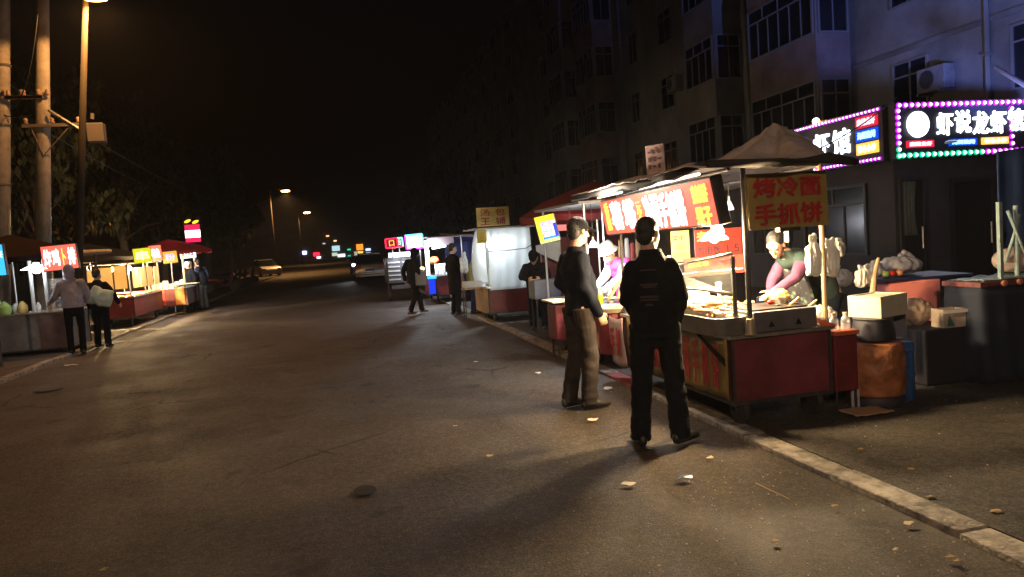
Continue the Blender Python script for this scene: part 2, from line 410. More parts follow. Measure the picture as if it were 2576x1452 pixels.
for (yy, zc0, w_) in ((16.2, 1.75, 1.2), (12.6, 1.75, 1.4), (30.0, 1.7, 1.3), (33.5, 1.7, 1.0), (48.5, 1.7, 1.4)):
    for f in range(6): window(bl, (14.594, yy, Z0+FH*f+zc0), (0, -1, 0), w_, 1.4, 2)
for yy in (27.3, 23.6, 34.9, 13.85, 45.6):
    b = MB(); b.cyl((14.52, yy, .3), (14.52, yy, 19.8), .06, seg=8)
    for z in range(1, 19, 2): b.bb(14.44, 14.6, yy-.08, yy+.08, z, z+.05)
    b.build('drain_pipe', pipe_m, bl, world=True)
for f in range(6):
    b = MB(); b.bb(14.56, 14.6, 8, 18.3, Z0+FH*f-.12, Z0+FH*f); b.build('floor_band', plaster3, bl, world=True)
# air conditioner units
def aircon(x, y, z, label):
    t = thing('air_conditioner', label, 'air conditioner', (x, y, z), group='air conditioners on the apartment wall')
    b = MB(); b.bb(-.32, 0, -.42, .42, 0, .58, bev=.015); b.build('casing', mat('ac_casing', (.14, .135, .15), .6, noise_s=5), t)
    b = MB(); b.lathe((-.325, .1, .29), [(.01, .0), (.22, 0), (.22, .012), (.2, .016)], 20, axis=Matrix.Rotation(R(-90), 3, 'Y'))
    b.build('fan_grille', mat('black_plastic', (.02, .02, .022), .5), t)
    for yy in (-.35, .3): b = MB(); b.bb(-.4, .02, yy, yy+.05, -.06, -.005); b.build('bracket', pipe_m, t)
aircon(14.56, 15.2, 4.5, 'boxy air conditioner on the wall just above the shrimp restaurant sign')
aircon(14.56, 29.0, 7.4, 'small air conditioner high on the dark wall between the glazed bays')
b = MB(); b.bb(14.6, 24.0, 56, 110, 0, 19); fb = thing('apartment_building', 'dark apartment block farther up the street on the right beyond the first block', 'building', (15, 56, 0))
b.build('wall', plaster3, fb, world=True)
for yy in range(58, 108, 5):
    for f in range(6): window(fb, (14.594, yy, Z0+FH*f+1.7), (0, -1, 0), 2.0, 1.4, 2)
# left side blocks, unlit
lb = thing('apartment_building', 'unlit block of flats far behind the trees on the left side', 'building', (-20, 60, 0))
b = MB(); b.bb(-34, -19, 45, 95, 0, 16); b.build('wall', plaster3, lb, world=True)
for yy in range(47, 94, 5):
    for f in range(5): window(lb, (-18.994, yy, 2.2+FH*f), (0, 1, 0), 1.8, 1.4, 2)

# ------------------------------------------------------------------ restaurant lean-to with LED sign
dkf = mat('frame_dark', (.015, .015, .02), .5)
sh = thing('restaurant', 'single storey restaurant annex with dark glass front under the purple LED shrimp sign', 'restaurant', (10.1, 11.7, 0))
wall_b = mat('shop_render', (.03, .03, .042), .85, noise_s=1.5, noise_a=.25)
b = MB(); b.bb(10.1, 14.59, 11.7, 11.9, .05, 3.3); b.bb(10.1, 10.3, 11.9, 17.0, .05, 3.3); b.bb(10.3, 14.59, 16.8, 17.0, .05, 3.3)
b.build('wall', wall_b, sh, world=True)
b = MB(); b.bb(10.12, 14.57, 11.72, 17.2, 3.3, 3.4); b.build('roof', plaster3, sh, world=True)
def door(x0, x1, z1, y=11.69):
    f = MB()
    f.bb(x0, x0+.07, y-.06, y, .05, z1); f.bb(x1-.07, x1, y-.06, y, .05, z1); f.bb(x0+.07, x1-.07, y-.06, y, z1-.08, z1)
    fo = f.build('door', dkf, sh, world=True)
    g_ = MB(); g_.bb(x0+.07, x1-.07, y-.03, y-.01, .1, z1-.08); g_.build('pane', glass_d, fo, world=True)
    h_ = MB(); h_.cyl((x1-.15, y-.09, .95), (x1-.15, y-.09, 1.35), .015); h_.build('handle', steel, fo, world=True)
door(10.16, 10.75, 2.3); door(11.3, 12.3, 2.2)
cur = mat('pale_curtain', (.07, .08, .08), .9, noise_s=3)
b = MB(); b.sheet(lambda u, v: Vector((10.22+.3*u*(1-.35*v*(1-v)*2), 11.63+.02*math.sin(u*22), 2.2-1.0*v)), 24, 6, .004); b.build('curtain', cur, sh, smooth=True, world=True)
pst = mat('poster_white', (.55, .55, .5), .7, noise_s=7)
b = MB(); b.bb(8.73, 8.9, 10.88, 10.9, 1.85, 2.35); 
# road-side front: window + white post
window(sh, (10.09, 13.4, 1.55), (0, -1, 0), 2.0, 1.4, 3, fm=dkf); window(sh, (10.09, 15.7, 1.55), (0, -1, 0), 1.5, 1.4, 3, fm=dkf)
b.bm.free()
sg = thing('restaurant_sign', 'black shop sign with white LED characters and purple and green bulb border', 'sign', (10, 11.6, 2.6))
sign_k = mat('sign_black', (.02, .018, .03), .55)
b = MB(); b.bb(10.0, 13.1, 11.5, 11.68, 2.6, 3.62, bev=.01); b.build('sign_box', sign_k, sg, world=True)
b = MB(); b.bb(9.92, 10.085, 11.72, 15.0, 2.6, 3.62, bev=.01); b.build('sign_box', sign_k, sg, world=True)
wl = glow('led_white', (.82, .88, 1), 7)
led_r = glow('badge_red', (.9, .02, .06), .95); led_b = glow('badge_blue', (.0, .08, .9), 1.0); led_y = glow('badge_yellow', (1, .5, .08), 1.6)
let_r = glow('badge_text_pink', (1, .6, .72), 2.2); let_b = glow('badge_text_cyan', (.35, .85, 1), 2.2); let_y = glow('badge_text_cream', (1, .85, .5), 2.6)
Yf = 11.497; Rr = (1, 0, 0); Uu = (0, 0, 1)
def disc(c, r, m_, root, nrm='Y', seg=28, name='emblem'):
    b = MB(); ax = Matrix.Rotation(R(90), 3, 'X') if nrm == 'Y' else Matrix.Rotation(R(-90), 3, 'Y')
    b.lathe(c, [(r, 0), (r*.98, .03)], seg, axis=ax); return b.build(name, m_, root, world=True)
em = disc((10.47, Yf-.001, 3.21), .235, wl, sg)
for k, ch in enumerate('虾说龙虾馆'):
    text(ch, .36, .42, (11.06+.40*k, Yf-.004, 3.2+(.03 if k in (1, 4) else 0)), Rr, Uu, wl, sg, ext=.02, bold=.018)
def badge(x0, x1, z0, z1, mb_, mt, s, y=Yf, side=None):
    b = MB()
    if side is None: b.bb(x0, x1, y-.03, y-.002, z0, z1, bev=.012)
    else: b.bb(side-.03, side-.002, x0, x1, z0, z1, bev=.012)
    bo = b.build('badge', mb_, sg, world=True)
    if side is None: text(s, (x1-x0)*.82, (z1-z0)*.66, ((x0+x1)/2, y-.032, (z0+z1)/2), Rr, Uu, mt, bo, ext=.008, bold=.05)
    else: text(s, (x1-x0)*.82, (z1-z0)*.66, (side-.032, (x0+x1)/2, (z0+z1)/2), (0, -1, 0), Uu, mt, bo, ext=.008, bold=.05)
badge(10.2, 10.8, 2.79, 2.92, led_r, let_r, '麻辣龙虾'); badge(11.12, 11.75, 2.79, 2.92, led_b, let_b, '海鲜烧烤'); badge(11.85, 12.47, 2.79, 2.92, led_y, let_y, '特色小炒')
b = MB(); b.ell((11.0, Yf-.2, 2.85), (.13, .06, .025)); b.cyl((11.06, Yf-.2, 2.85), (11.06, Yf, 2.85), .015)
b.build('spot_fitting', mat('fitting_white', (.6, .6, .65), .4), sg, smooth=True, world=True)
# side face (faces the road)
Xs = 9.917
for k, ch in enumerate('龙虾馆'):
    text(ch, .52, .5, (Xs-.004, 14.1-.62*k, 3.12-.0*k), (0, -1, 0), Uu, wl, sg, ext=.02, bold=.02)
for k, (mb_, mt, s) in enumerate(((led_r, let_r, '麻辣龙虾'), (led_b, let_b, '海鲜烧烤'), (led_y, let_y, '特色小炒'))):
    badge(11.82, 12.42, 3.28-.25*k, 3.5-.25*k, mb_, mt, s, side=Xs+.003)
pur = glow('led_purple', (.5, .01, .8), 1.9); core = glow('led_core', (1, .6, 1), 4.5); grn = glow('led_green', (.0, .6, .3), 1.5); corg = glow('led_core_green', (.55, 1, .8), 4)
def bulb(p, nrm, m_, c_, r=.042):
    b = MB(); ax = Matrix.Rotation(R(90), 3, 'X') if nrm == 'Y' else Matrix.Rotation(R(-90), 3, 'Y')
    b.lathe((0, 0, 0), [(r, 0), (r*.9, .014), (r*.62, .024)], 10, axis=ax); b.mi = 1
    b.lathe(Vector((0, 0, 0)), [(r*.6, .022), (r*.5, .04), (r*.2, .05)], 8, axis=ax)
    o = b.build('led_bulb', [m_, c_], sg, smooth=True); o.location = MW[sg.name].inverted() @ Vector(p); return o
prot = {}
def put(p, nrm, key):
    k = (nrm, key)
    if k not in prot: prot[k] = bulb(p, nrm, *((pur, core) if key == 'p' else (grn, corg)), r=.056 if nrm == 'Y' else .036)
    else:
        o = prot[k].copy(); col.objects.link(o); o.location = MW[sg.name].inverted() @ Vector(p)
for k in range(23): put((10.08+k*.133, Yf, 3.56), 'Y', 'p')
for k in range(8): put((10.05, Yf, 3.46-k*.115), 'Y', 'p' if k < 6 else 'g')
for k in range(23): put((10.14+k*.133, Yf, 2.66), 'Y', 'g' if k < 14 else 'p')
for k in range(6): put((12.56, Yf, 3.44-k*.13), 'Y', 'p')
for k in range(30): put((Xs, 14.85-k*.105, 3.56), 'X', 'p')
for k in range(19): put((Xs, 13.7-k*.105, 2.66), 'X', 'p')
# area glow that the sign really gives off is its own emission; the wall floodlight on its bracket:
flarm = mat('arm_blue_grey', (.25, .25, .3), .5, .2)
fl = thing('flood_light', 'cool floodlight on a long angled bracket above the restaurant sign', 'floodlight', (12.4, 9.2, 4.6))
b = MB(); p0 = P(2505, 170, Y=11.6); p1 = P(2720, 300, Y=9.0); b.cyl(p0, p1, .045, seg=8); b.build('arm', flarm, fl, world=True)
b = MB(); b.box(p1, (.34, .16, .24), bev=.02); b.build('housing', pipe_m, fl, world=True)
b = MB(); b.box(p1+Vector((-.02, .085, .0)), (.28, .012, .18)); b.build('lamp_glass', glow('flood_glass', (.35, .5, 1), 6), fl, world=True)
lamp('flood_lamp', p1+Vector((-.1, .25, .12)), (.19, .27, .85), 1900, fl, .12, 'SPOT', 118, p1+Vector((2.2, 2.5, 5.5)))
# small warm bulb on top of the side sign
wb = thing('wall_lamp', 'small warm round bulb glowing above the side face of the restaurant sign', 'lamp', (9.95, 13.9, 3.62))
b = MB(); pb = P(2053, 306, X=9.95); b.ell(pb, (.075, .075, .075)); b.build('bulb', glow('warm_bulb', (1, .55, .2), 14), wb, smooth=True, world=True)
b = MB(); b.cyl(pb-Vector((0, 0, .2)), pb-Vector((0, 0, .06)), .03, seg=8); b.build('socket', pipe_m, wb, world=True)
lamp('bulb_light', pb+Vector((-.12, 0, .1)), (1, .6, .3), 12, wb, .06)

# ------------------------------------------------------------------ poles, wires, street lamps
conc = mat('pole_concrete', (.42, .36, .3), .85, noise_s=3, noise_a=.25, bump=.4, bscale=20)
porc = mat('porcelain', (.5, .32, .24), .3)
def upole(base, top, label, arms):
    t = thing('utility_pole', label, 'utility pole', tuple(base), group='concrete utility poles on the left kerb')
    base = Vector(base); top = Vector(top)
    b = MB(); b.tube([base, base.lerp(top, .5), top], [.17, .145, .115], 16); pl = b.build('pole', conc, t, smooth=True, world=True)
    for (f, x0, x1, dy) in arms:
        c = base.lerp(top, f)
        b = MB(); b.box(c+Vector(((x0+x1)/2, -.17, 0)), (x1-x0, .07, .07)); a = b.build('cross_arm', mat('galvanised', (.25, .2, .17), .6, .3), t, world=True)
        if x1-x0 > .8:
            b = MB()
            for sx in (x0*.55, x1*.7): b.cyl(c+Vector((sx, -.17, -.02)), c+Vector((0, -.15, -.65)), .014, seg=6)
            b.build('brace', MATS['galvanised'], t, world=True)
        n = 3
        for k in range(n):
            xx = x0+.08+(x1-x0-.16)*k/(n-1)
            if abs(xx) < .14: xx = .16
            b = MB(); b.lathe(c+Vector((xx, -.17, .035)), [(.02, 0), (.055, .03), (.03, .06), (.05, .09), (.03, .13)], 10); b.build('insulator', porc, a, smooth=True, world=True)
    return t
k1 = P(107, 0, Y=18.5); k2 = Vector((-6.52, 18.5, 0)); tp = k2+(k1-k2)*1.25
upole(k2, tp, 'thick concrete utility pole with two cross arms behind the grey food cart', [(.575, -.75, .05, 0), (.51, -.35, .85, 0)])
k3 = P(8, 0, Y=18.5); k4 = Vector((-7.35, 18.5, 0)); upole(k4, k4+(k3-k4)*1.25, 'concrete utility pole banded with wire at the left edge of the frame', [(.575, .1, .85, 0)])
t = thing('transformer_brace', 'slanted steel strut with small transformer box beside the thick utility pole', 'pole fitting', (-5.5, 18.3, 4.7))
b = MB(); b.cyl(P(122, 277, Y=18.3), P(205, 328, Y=18.3), .035, seg=8); b.build('strut', steel, t, world=True)
b = MB(); b.box(P(243, 335, Y=18.3), (.34, .25, .42), bev=.02); b.cyl(P(232, 300, Y=18.3), P(232, 285, Y=18.3), .04); b.build('switch_box', mat('box_grey_dark', (.13, .11, .1), .7), t, world=True)
for k in range(4):
    b = MB(); c = k4+(k3-k4)*(.3+.17*k); b.lathe(c, [(.16, 0), (.17, .03), (.16, .06)], 14); o = b.build('wire_band', pipe_m, None); o.parent = None
    setp(o, 'black wire band wrapped round the leftmost utility pole', 'wire band', 'wire bands on the leftmost pole')
wm = mat('cable_black', (.02, .018, .018), .6)
def cable(p, q, sag, label, r=.012, m_=wm):
    p = Vector(p); q = Vector(q); pts = []
    for i in range(17):
        u = i/16; v = p.lerp(q, u); v.z -= sag*4*u*(1-u); pts.append(v)
    b = MB(); b.tube(pts, r, 5); solo('cable', b, m_, label, 'cable')
cable((-6.2, 18.4, 4.9), (-6.0, 72, 7.2), 1.6, 'black power cable running from the thick utility pole up the street')
cable((-5.6, 18.4, 4.95), (-5.2, 72, 7.3), 1.4, 'second black power cable beside the first one up the street')
cable(P(300, 320, Y=30), P(1010, 480, Y=80), .6, 'thin made-up cable added across the street in front of the far street lamps')  # invented cable, added to span the street
cable((-7.3, 18.3, 6.4), (-7.0, 72, 8.2), 1.8, 'high black cable strung from the leftmost utility pole up the street')
cable((-6.45, 18.2, 5.3), (-5.5, 17.2, 6.9), .35, 'drooping cable between the thick utility pole and the street lamp')
cable((10.0, 11.45, 3.7), (3.9, 7.4, 2.1), .25, 'black power lead from the restaurant sign down to the pancake cart roof')
cable((-6.9, 18.4, 5.2), (-6.2, 18.35, 5.1), .1, 'short cable looped between the two utility poles')
def street_lamp(base, top, head, label, power, vis=1, rgb=(1, .5, .16), cone=150):
    t = thing('street_lamp', label, 'street lamp', tuple(base), group='sodium street lamps along the left side')
    base = Vector(base); top = Vector(top); head = Vector(head)
    b = MB(); b.tube([base, top], [.09, .055], 10); b.build('pole', mat('lamp_pole', (.045, .035, .025), .8, spec=.2), t, smooth=True, world=True)
    b = MB(); b.tube([top, top+Vector((.15, -.05, .12)), head+Vector((-.15, 0, .06))], .035, 8); b.build('arm', MATS['lamp_pole'], t, smooth=True, world=True)
    b = MB(); b.ell(head+Vector((0, 0, .05)), (.34, .15, .07)); b.build('lamp_head', pipe_m, t, smooth=True, world=True)
    b = MB(); b.ell(head-Vector((0, 0, .03)), (.24*vis, .12*vis, .06*vis)); b.build('lamp_glass', glow('sodium_glass', (1, .42, .08), 60), t, smooth=True, world=True)
    lamp('sodium_light', head-Vector((0, 0, .16)), rgb, power, t, .12, 'SPOT', cone, head-Vector((0, 0, 5)))
lp0 = Vector((-5.45, 17.2, 0)); lp1 = P(216, -30, Y=17.2)
street_lamp(lp0, lp1, P(240, -8, Y=17.0), 'tall sodium street lamp with its orange head at the top edge of the frame', 560, 1, (1, .46, .13), 168)
a1 = P(718, 480, X=-4.0); street_lamp((-5.4, a1.y, 0), (-5.4, a1.y, a1.z+.1), a1, 'orange street lamp halfway up the dark street', 2600, 1.6)
a2 = P(772, 535, X=-4.0); street_lamp((-5.4, a2.y, 0), (-5.4, a2.y, a2.z+.1), a2, 'farthest orange street lamp up the dark street', 1500, 2.2)
street_lamp((-5.45, -9, 0), (-5.45, -9, 7.5), Vector((-4.3, -9, 7.4)), 'street lamp of the left row standing behind the viewpoint', 1700, 1, (1, .68, .49), 163)

# ------------------------------------------------------------------ trees
bark = mat('bark', (.09, .07, .05), .9, noise_s=12); leaf_g = mat('foliage', (.03, .042, .016), .7, noise_s=1.2, noise_a=.5, trl=.25)
def tree_mesh(seed, h, rad, n=5200, ls=.13):
    rd = random.Random(seed); b = MB(); blobs = []
    for k in range(26):
        a = rd.uniform(0, 6.28); rr = rad*math.sqrt(rd.random())*.85; z = h*rd.uniform(.38, .95)
        rr *= 1.0 if z < h*.7 else .7
        blobs.append((Vector((rr*math.cos(a), rr*math.sin(a), z)), rad*rd.uniform(.22, .42)))
    for k in range(n):
        c, r = rd.choice(blobs)
        d = Vector((rd.gauss(0, 1), rd.gauss(0, 1), rd.gauss(0, .8))).normalized()*r*rd.uniform(.5, 1.05)
        p = c+d; s = ls*rd.uniform(.6, 1.4)
        a = Vector((rd.gauss(0, 1), rd.gauss(0, 1), rd.gauss(0, .6))).normalized(); e, f = frame(a, Vector((0, 0, 1)))
        b._fin([p-e*s, p+f*s*.5, p+e*s, p-f*s*.5], [(0, 1, 2, 3)])
    return b, blobs
def tree(seed, loc, h, rad, label, n=5200, ls=.13, group='street trees on the left'):
    t = thing('tree', label, 'tree', loc, group=group)
    b, blobs = tree_mesh(seed, h, rad, n, ls)
    b.build('crown', leaf_g, t)
    b = MB(); b.tube([(0, 0, 0), (.1, .05, h*.25), (0, 0, h*.5), (.1, -.1, h*.8)], [.2, .16, .12, .04], 10)
    for c, r in blobs[:9]: b.tube([(0, 0, h*.32), Vector((c.x*.45, c.y*.45, h*.35+(c.z-h*.35)*.6)), c], [.08, .05, .02], 6)
    b.build('trunk', bark, t, smooth=True)
    return t
tree(1, (-8.6, 25, 0), 7.6, 2.6, 'leafy street tree behind the lit left stalls, nearest to the utility poles')
tree(2, (-8.4, 33, 0), 8.4, 3.0, 'large dark street tree behind the far left stall')
tree(3, (-8.8, 42, 0), 8.0, 2.9, 'dark street tree beyond the red pylon sign', 3600, .17)
tree(4, (-8.2, 52, 0), 9.0, 3.0, 'dark street tree near the parked scooters', 3000, .2)
tree(5, (-8.4, 64, 0), 8.6, 3.0, 'distant dark street tree beside the yellow lit parked car', 2600, .22)
tree(6, (-8.8, 19.8, 0), 5.2, 1.7, 'low tree with pale lit leaves above the grey food cart', 2600, .12)
tree(7, (9.5, 60, 0), 8.5, 2.8, 'dark street tree against the blocks up the right side', 2600, .22, 'street trees on the right')
tree(8, (9.0, 78, 0), 8.8, 3.0, 'farther dark street tree up the right side', 2200, .25, 'street trees on the right')

# ------------------------------------------------------------------ far end of the street
fe = thing('market_building', 'low building across the far end of the street carrying many small lit signs', 'building', (0, 232, 0))
b = MB(); b.bb(-40, 60, 232, 246, 0, 8); b.build('wall', plaster3, fe, world=True)
b = MB(); b.bb(-40.3, 60.3, 231.6, 246, 8, 8.4); b.build('roof', plaster3, fe, world=True)
FAR = [((766, 636), (1.7, 1.4), (.55, .6, 1), 4), ((796, 640), (2.6, 1.6), (1, .02, .06), 1.6), ((802, 648), (1.6, .7), (.9, .95, 1), 3), ((845, 625), (3.2, 2.2), (.5, .75, .8), .9), ((842, 640), (2.2, 1.4), (.6, .75, .55), .8),
 ((878, 628), (1.4, .6), (.0, .8, .4), 1.1), ((879, 647), (1.3, .5), (.0, .7, .4), .9), ((860, 655), (3.0, 1.2), (.6, .9, 1), 2.2), ((905, 622), (2.8, 2.6), (1, .3, .03), 1.2), ((907, 641), (2.2, 1.8), (1, .45, .08), 1.5),
 ((893, 638), (1.8, 1.6), (.7, .65, .5), .6), ((926, 628), (2.0, .8), (.5, .65, 1), 2.5), ((927, 638), (2.0, .8), (.7, .75, 1), 3), ((824, 594), (1.2, .5), (1, .5, .2), 2), ((843, 606), (1.2, .5), (1, .55, .25), 2), ((815, 613), (1.1, .4), (.7, .7, .7), 1)]
for k, ((px, py), (w_, h_), c, s) in enumerate(FAR):
    w_ *= .72; h_ *= .72; s *= 1.3; p = P(px, py, Y=231.8); b = MB(); b.bb(-w_/2, w_/2, -.15, .0, 0, h_*.999, bev=.03)
    names = {0: 'bluish white', 1: 'red', 2: 'small white', 3: 'pale teal', 4: 'dim green grey', 5: 'upper green', 6: 'lower green', 7: 'long cyan', 8: 'tall orange', 9: 'bright amber', 10: 'dull beige', 11: 'upper blue white', 12: 'lower blue white', 13: 'highest tiny orange', 14: 'second tiny orange', 15: 'tiny grey white'}
    o = b.build('shop_sign', glow('far_sign_%d' % k, c, s)); p.z -= h_/2; p.z = max(p.z, .3); o.location = p
    setp(o, names[k]+' lit sign on the low building at the far end of the street', 'sign', 'tiny lit signs at the far end of the street')
# ================================================================== PEOPLE
skin_m = mat('skin', (.5, .3, .2), .55, noise_s=30, noise_a=.08); skin_l = mat('skin_lips', (.35, .13, .1), .5)
hair_m = mat('hair_black', (.012, .01, .009), .55, noise_s=60, bump=.4, bscale=120); eye_m = mat('eye_dark', (.02, .015, .01), .15)
def V(*a): return Vector(a)
def hand(mb, wrist, d, pn, curl=.5, s=1., side=1):
    d = V(*d).normalized(); pn = V(*pn); pn = (pn-d*pn.dot(d)).normalized(); w = d.cross(pn)*side
    mb.tube([wrist-d*.03, wrist+d*.02, wrist+d*.06, wrist+d*.095], [(.022*s, .019*s), (.03*s, .016*s), (.041*s, .016*s), (.038*s, .013*s)], 10, ref=w, round_end=True)
    for k, (ln, off) in enumerate(((.068, -.03), (.078, -.01), (.072, .011), (.056, .03))):
        p = wrist+d*(.085*s-abs(off)*.15)+w*off*s; pts = [p-d*.015]; a = 0; q = p
        for seg, l in enumerate((.45, .32, .23)):
            a += curl*(.55+.25*seg+.06*k); q = q+(d*math.cos(a)+pn*math.sin(a))*ln*l*s; pts.append(q)
        mb.tube(pts, [.0095*s, .009*s, .008*s, .007*s], 7, ref=w, round_end=True)
    b0 = wrist+d*.03*s-w*.03*s; t1 = (d*.55-w*.65+pn*.35).normalized(); t2 = (d*.85-w*.1+pn*(.4+curl*.4)).normalized()
    mb.tube([b0, b0+t1*.035*s, b0+t1*.035*s+t2*.03*s, b0+t1*.035*s+t2*.052*s], [.013*s, .0115*s, .01*s, .008*s], 7, ref=w, round_end=True)
def head_rot(yaw, pitch, tilt=0): return Matrix.Rotation(yaw, 3, 'Z') @ Matrix.Rotation(tilt, 3, 'Y') @ Matrix.Rotation(pitch, 3, 'X')
DEF = dict(pel=(0, 0, .93), waist=(0, 0, 1.06), chest=(0, .005, 1.27), neck=(0, -.01, 1.45), head=(0, .015, 1.595),
           sl=(-.185, -.01, 1.40), sr=(.185, -.01, 1.40), el=(-.24, -.04, 1.12), er=(.24, -.04, 1.12), wl=(-.25, .05, .88), wr=(.25, .05, .88),
           hl=(-.09, 0, .90), hr=(.09, 0, .90), kl=(-.105, .02, .49), kr=(.105, .02, .49), al=(-.115, -.02, .09), ar=(.115, -.02, .09))
def person(label, loc, rz, J=None, H=1.70, top=None, bottom=None, shoe=None, hair=True, hat=None, hatm=None, yaw=0, pitch=0, tilt=0, vox=.011,
           bulk=1., hem=.82, skinm=None, sleeve=None, hood=None, mask=None, apron=None, toe=(0, 0), hand_d=(None, None), curl=.5, group=None, wr=.006, legw=1., face=True):
    j = {k: V(*v) for k, v in DEF.items()}
    for k, v in (J or {}).items(): j[k] = V(*v)
    s = H/1.70
    for k in j: j[k] = j[k]*s
    t = thing('person', label, 'person', loc, rz, group); sm = skinm or skin_m
    rs = (j['sr']-j['sl']).normalized(); Rh = head_rot(yaw, pitch, tilt); hc = j['head']
    hs = 1.07*s
    def hp(x, y, z): return hc+Rh @ V(x*hs, y*hs, z*hs)
    # --- body: one continuous skin
    b = MB()
    b.ell(hp(0, -.012, .03), (.073*s, .092*s, .088*s), rot=Rh, seg=20, rings=14)
    b.ell(hp(0, .02, -.02), (.062*s, .07*s, .085*s), rot=Rh, seg=18, rings=12)
    b.ell(hp(0, .035, -.075), (.042*s, .045*s, .032*s), rot=Rh)
    b.tube([hp(0, .083, .018), hp(0, .1, -.012), hp(0, .104, -.022)], [.009*s, .013*s, .016*s], 8, round_end=True)
    b.ell(hp(0, .082, -.058), (.022*s, .012*s, .009*s), rot=Rh, seg=8, rings=5)
    b.ell(hp(0, .07, .03), (.05*s, .02*s, .012*s), rot=Rh, seg=8, rings=5)
    for sx in (-1, 1): b.ell(hp(sx*.074, -.005, -.005), (.010*s, .02*s, .032*s), rot=Rh, seg=8, rings=6)
    nk = j['neck']; b.tube([nk-V(0, 0, .06)*s, nk+V(0, 0, .0), hp(0, -.012, -.07), hp(0, -.01, -.01)], [.07*s, .056*s, .053*s, .05*s], 14)
    b.tube([j['pel']-V(0, 0, .05)*s, j['waist'], j['chest'], nk-V(0, 0, .03)*s], [(.14*s, .09*s), (.12*s, .085*s), (.15*s, .1*s), (.08*s, .06*s)], 16, ref=rs)
    for a_, e_, w_2 in (('sl', 'el', 'wl'), ('sr', 'er', 'wr')):
        b.tube([j['chest'].lerp(j[a_], .3), j[a_]-V(0, 0, .03)*s], .045*s, 10, round_end=True); b.tube([j[a_]-V(0, 0, .03)*s, j[e_], j[w_2]], [.042*s, .036*s, .025*s], 10, round_end=True)
    for a_, e_, w_2 in (('hl', 'kl', 'al'), ('hr', 'kr', 'ar')):
        b.tube([j[a_]+V(0, 0, .03), j[a_], j[e_], j[w_2]-V(0, 0, .03)], [.075*s, .075*s, .05*s, .035*s], 10, round_end=True)
    for i, (e_, w_2, sd) in enumerate((('el', 'wl', 1), ('er', 'wr', -1))):
        dd = hand_d[i] or (j[w_2]-j[e_]); pn = rs*(1 if i == 0 else -1) + V(0, .3, -.2)
        hand(b, j[w_2], dd, pn, curl, s*1.02, sd)
    body = remesh(b, min(vox, .0075) if face else vox, 0, smooth_it=2).build('body', sm, t, smooth=True)
    if face:
        b = MB()
        for sx in (-1, 1): b.ell(hp(sx*.03, .078, .012), (.012*s, .008*s, .006*s), rot=Rh, seg=8, rings=6)
        b.build('eyes', eye_m, body)
        b = MB(); b.ell(hp(0, .091, -.058), (.02*s, .006*s, .004*s), rot=Rh, seg=10, rings=6); b.build('mouth', skin_l, body)
    # --- trousers
    if bottom:
        b = MB()
        b.tube([j['pel']-V(0, 0, .09)*s, j['pel'], j['waist']], [(.155*s*bulk, .115*s*bulk), (.165*s*bulk, .12*s*bulk), (.15*s*bulk, .11*s*bulk)], 18, ref=rs, round_end=True)
        for a_, e_, w_2 in (('hl', 'kl', 'al'), ('hr', 'kr', 'ar')):
            h_, k_, an = j[a_], j[e_], j[w_2]; m1 = h_.lerp(k_, .5); m2 = k_.lerp(an, .5)
            b.tube([h_+V(0, 0, .02), m1, k_, m2, an-V(0, 0, .045)*s], [(.098*s*bulk*legw, .105*s*bulk), .086*s*bulk*legw, .07*s*legw, .066*s*legw, .066*s*legw], 14, ref=rs)
        remesh(b, vox, wr*.7, 7, 2, (1, 1, 1.3)).build('trousers', bottom, t, smooth=True)
    # --- jacket
    if top:
        b = MB(); hz = hem*s; lw = j['pel'].copy(); lw.z = hz
        W_ = bulk*s
        b.tube([lw, lw.lerp(j['waist'], .5), j['waist'], j['waist'].lerp(j['chest'], .5), j['chest'], j['chest'].lerp(nk, .5), nk-V(0, 0, .025)*s, nk+V(0, 0, .02)*s],
               [(.185*W_, .135*W_), (.19*W_, .145*W_), (.185*W_, .142*W_), (.195*W_, .145*W_), (.2*W_, .138*W_), (.165*W_, .105*W_), (.095*s, .085*s), (.072*s, .074*s)], 20, ref=rs)
        b2 = MB() if sleeve else b
        for a_, e_, w_2 in (('sl', 'el', 'wl'), ('sr', 'er', 'wr')):
            sh_, el_, wr_ = j[a_].copy(), j[e_], j[w_2]; sh_.z -= .045*s; sh_ = sh_.lerp(V(j['chest'].x, sh_.y, sh_.z), .1); c_ = nk-V(0, 0, .09)*s
            if sleeve: b.ell(sh_+V(0, 0, .012), (.085*W_, .09*W_, .085*W_))
            b2.ell(sh_, (.078*W_, .08*W_, .075*W_)) if not sleeve else None; b.tube([c_, sh_+V(0, 0, .004)], [.07*W_, .068*W_], 12, round_end=True)
            b2.tube([sh_, sh_.lerp(el_, .5), el_], [.076*W_, .07*W_, .06*W_], 12, round_end=True); b2.tube([el_, el_.lerp(wr_, .5), wr_-(wr_-el_)*.02], [.06*W_, .052*W_, .043*s], 12, round_end=True)
        if hood: b.tube([nk+V(-.06, -.04, .03)*s, nk+V(0, -.1, .02)*s, nk+V(.06, -.04, .03)*s], [.05*s, .06*s, .05*s], 10, round_end=True)
        remesh(b, vox, wr, 8, 2, (1, 1, .7)).build('jacket', top, t, smooth=True)
        if sleeve: remesh(b2, vox, wr, 9, 2).build('sleeves', sleeve, t, smooth=True)
    if apron:
        b = MB(); b.sheet(lambda u, v: V(-.17+.34*u, j['waist'].y+.17*s+.02*math.sin(u*9)-.04*abs(u-.5)*2, 0)+V(0, (j['chest'].y-j['waist'].y)*(1-v)*1.0, (j['chest'].z-.0)-(.75*s)*v), 10, 10, .006)
        b.build('apron', apron, t, smooth=True)
